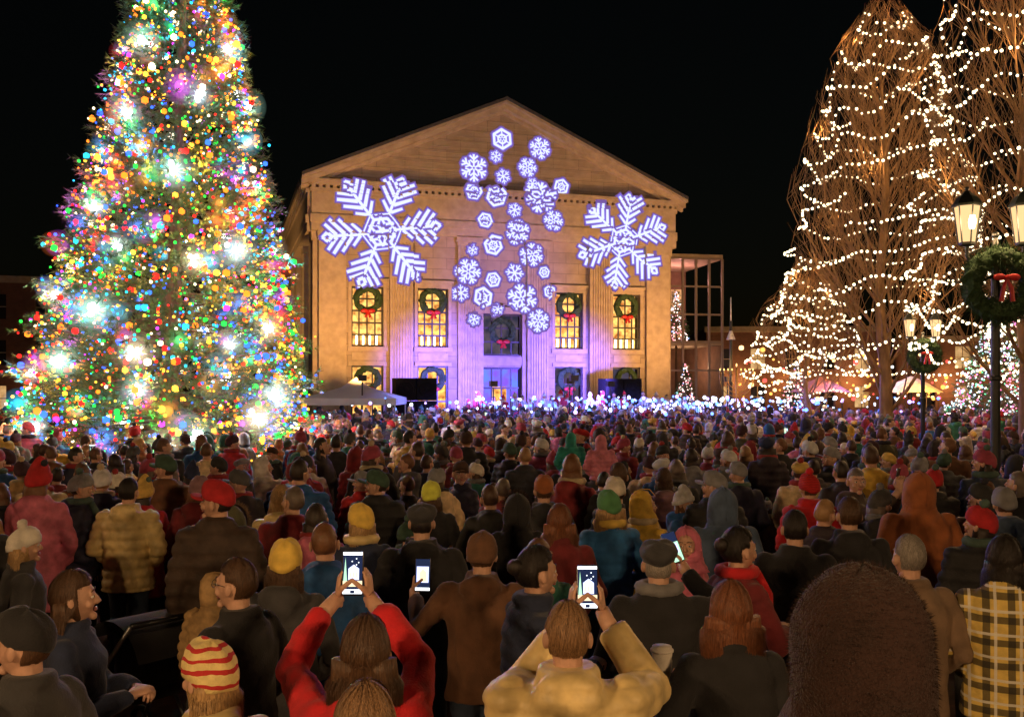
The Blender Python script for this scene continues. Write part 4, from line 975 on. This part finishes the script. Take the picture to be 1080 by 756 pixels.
for x in (5,9,13,17): light('stage_or_added_wash','SPOT',(x,-6.2,4.4),(.16,.20,1),2100,stg,.1,(x,-7.6,0),125,.5)
for x in (2,8,14,20): light('stage_or_added_wash','SPOT',(x,-10.5,4.4),(.18,.18,1),1700,stg,.1,(x,-13,0),130,.5)  # this row and the next: unseen spots added to light the crowd blue
for x in (6,13): light('stage_or_added_wash','SPOT',(x,-16,4.6),(.22,.2,1),900,stg,.1,(x,-18.5,0),130,.5)

fl=MB()
def flood(u,v,z,aim,col,Wt,cone,nm,bl=.8):
    fl.tube([(u,v,0),(u,v,z-.15)],.03,6,0); fl.box((u,v,z),(.3,.22,.22),0)
    light(nm,'SPOT',(u,v+.16,z),col,Wt,hall,.08,aim,cone,bl)
flood(.9,-7.5,2.9,(1.4,0,7.3),(1,.46,.12),4300,92,'warm_flood',1); flood(16.1,-7.5,2.9,(15.6,0,7.3),(1,.46,.12),4300,92,'warm_flood',1)
flood(8.5,-9.5,2.9,(8.5,0,12.5),(1,.48,.16),1900,85,'warm_flood',1)
flood(6.2,-6.6,2.7,(5.9,0,2.9),(.17,.11,1),15000,64,'violet_flood',1); flood(11.2,-6.6,2.7,(11.4,0,2.9),(.17,.11,1),15000,64,'violet_flood',1)
flood(8.7,-8.5,2.8,(8.5,0,7.4),(.3,.17,1),4200,48,'violet_flood',1)
light('eave_glow','SPOT',(-6,6,2.8),(1,.5,.16),1700,hall,.1,(0,9,9),100,.8)
obj('flood_light_stands',fl.mesh('flood',[BLACKP]),parent=hall)

# ------------------------------------------------------------------ background town
bw=brickmat('dark_brick',(.2,.09,.06),(.15,.07,.05),(.1,.09,.08),3,.85,True)
def shop(name,X,Y,w,d,h,rot,seed,lit):
    r=random.Random(seed); root=empty(name,(X,Y,0),rot); mb=MB(); nb=int(w/2.6); nf=max(1,int(h/3.2)); holes=[]
    for i in range(nb):
        for f in range(nf):
            c=w*(i+.5)/nb; holes.append((c-.6,c+.6,f*3.1+1.0,f*3.1+2.7))
    holewall(mb,0,w,0,h,holes,lambda u,z,dd:(u,dd,z)); mb.bx(-.001,.2,.36,d,0,h-.01); mb.bx(w-.2,w,.36,d,0,h-.01); mb.bx(0,w,d,d+.2,0,h); mb.bx(.2,w-.2,.3,d,h-.3,h-.1,1)
    mb.bx(-.2,w+.2,-.3,-.002,h-.35,h+.1,2)
    for a,b,c,e in holes:
        mb.bx(a,b,.3,.34,c,e,3 if r.random()<lit else 4); mb.bx((a+b)/2-.03,(a+b)/2+.03,.2,.26,c,e,2); mb.bx(a,b,.2,.255,(c+e)/2-.03,(c+e)/2+.03,2)
    obj('shell',mb.mesh('shop',[bw,roofm,trim,winmat('shop_window',(1,.6,.25),(.5,.25,.08),.8),pmat('unlit_glass',(.02,.02,.03),.15,.1)]),parent=root)
    for k in range(3): light('shopfront_lamp','POINT',(w*(k+.5)/3,-1.4,3.0),(1,.5,.18),300 if X>0 else 12,root,.1)
shop('brick_shop_building',16,78,14,10,7.5,-.05,1,.4); shop('brick_shop_building',31,74,16,10,6.5,-.15,2,.5); shop('brick_shop_building',-42,62,18,12,10,.25,3,.12); shop('brick_shop_building',48,70,14,10,8.5,-.3,4,.3)
shop('brick_shop_building',-24,90,12,12,8,.1,5,.1)
for x,y,c in ((12.7,39,'rust'),(15.8,37.5,'yellow'),(20.5,36,'rust'),(17.5,44,'rust')):
    mb=MB(); n=8; mb.loft([[(1.25*math.cos(2*math.pi*j/n),1.25*math.sin(2*math.pi*j/n),2.35+(0 if j%2 else .03)) for j in range(n)],[(.6*math.cos(2*math.pi*j/n),.6*math.sin(2*math.pi*j/n),2.75) for j in range(n)],[(.03*math.cos(2*math.pi*j/n),.03*math.sin(2*math.pi*j/n),3.0) for j in range(n)]],0,False)
    mb.tube([(0,0,0),(0,0,3.05)],.03,6,1); obj('market_umbrella',mb.mesh('umbrella',[C[c],iron]),(x,y,0)); light('umbrella_lamp','POINT',(x,y-1.6,2.7),(1,.5,.16),130)
r=random.Random(4)
far=empty('distant_street_lights',(0,0,0))
Pf=[];
for k in range(260):
    y=r.uniform(42,72); x=r.uniform(.24,.64)*y; Pf.append((x,y,r.uniform(1.9,4.4)))
bulbs('distant_bulbs',Pf,np.array([r.uniform(.04,.14) for _ in Pf]),[emat('far_warm',(1,.6,.25),3),emat('far_white',(1,.95,.85),4),emat('far_red',(1,.1,.08),2),emat('far_orange',(1,.4,.08),2.5)],np.array([r.choice([0,0,1,2,3,3]) for _ in Pf]),far)

st=empty('baby_stroller',(-2.5,6.3,0),.9); mb=MB()
for x in (-.26,.26):
    for y in (-.3,.38): mb.torus((x,y,.13),.11,.022,20,6,0,'x'); mb.tube([(x-.02,y,.13),(x+.02,y,.13)],.04,8,1)
    mb.tube([(x,.38,.13),(x,.1,.55),(x*.9,-.35,1.02)],.015,6,1); mb.tube([(x,-.3,.13),(x,.1,.6)],.015,6,1)
mb.tube([(-.234,-.35,1.02),(.234,-.35,1.02)],.02,8,0); mb.box((0,.08,.5),(.44,.5,.08),2); mb.box((0,-.14,.70),(.42,.06,.40),2)
rings=[[(xx,-.12+.34*math.sin(a),.72+.30*math.cos(a)) for xx in (-.24,-.1,.1,.24)] for a in np.linspace(-1.3,1.1,9)]
VV=[p for rg in rings for p in rg]; mb.add(VV,[(i*4+j,i*4+j+1,i*4+j+5,i*4+j+4) for i in range(8) for j in range(3)],2)
obj('frame_and_seat',mb.mesh('stroller',[BLACKP,pmat('stroller_tube',(.3,.3,.3),.4,.1,metal=.7),C['black']],True),parent=st)

# ------------------------------------------------------------------ sky, moon, camera
w=bpy.data.worlds.new('World'); S.world=w; w.use_nodes=True; nt=w.node_tree; bg=nt.nodes['Background']
sky=_n(nt,'ShaderNodeTexSky'); sky.sky_type='NISHITA'; sky.sun_disc=False; sky.sun_elevation=math.radians(2); sky.sun_rotation=math.radians(200)
nt.links.new(sky.outputs[0],bg.inputs[0]); bg.inputs[1].default_value=.0012
sd=bpy.data.lights.new('moon','SUN'); sd.energy=.01; sd.angle=math.radians(.5); sd.color=(.7,.8,1); so=bpy.data.objects.new('moon',sd); COL.objects.link(so); so.rotation_euler=(math.radians(50),0,math.radians(200))
cam=bpy.data.cameras.new('camera'); co=bpy.data.objects.new('camera',cam); COL.objects.link(co); co.location=(0,0,2.5); co.rotation_euler=(math.radians(90),0,0)
cam.sensor_width=36; cam.lens=33.33; cam.shift_y=.0296; cam.clip_start=.05; cam.clip_end=2000; S.camera=co
print('crowd',len(pts))
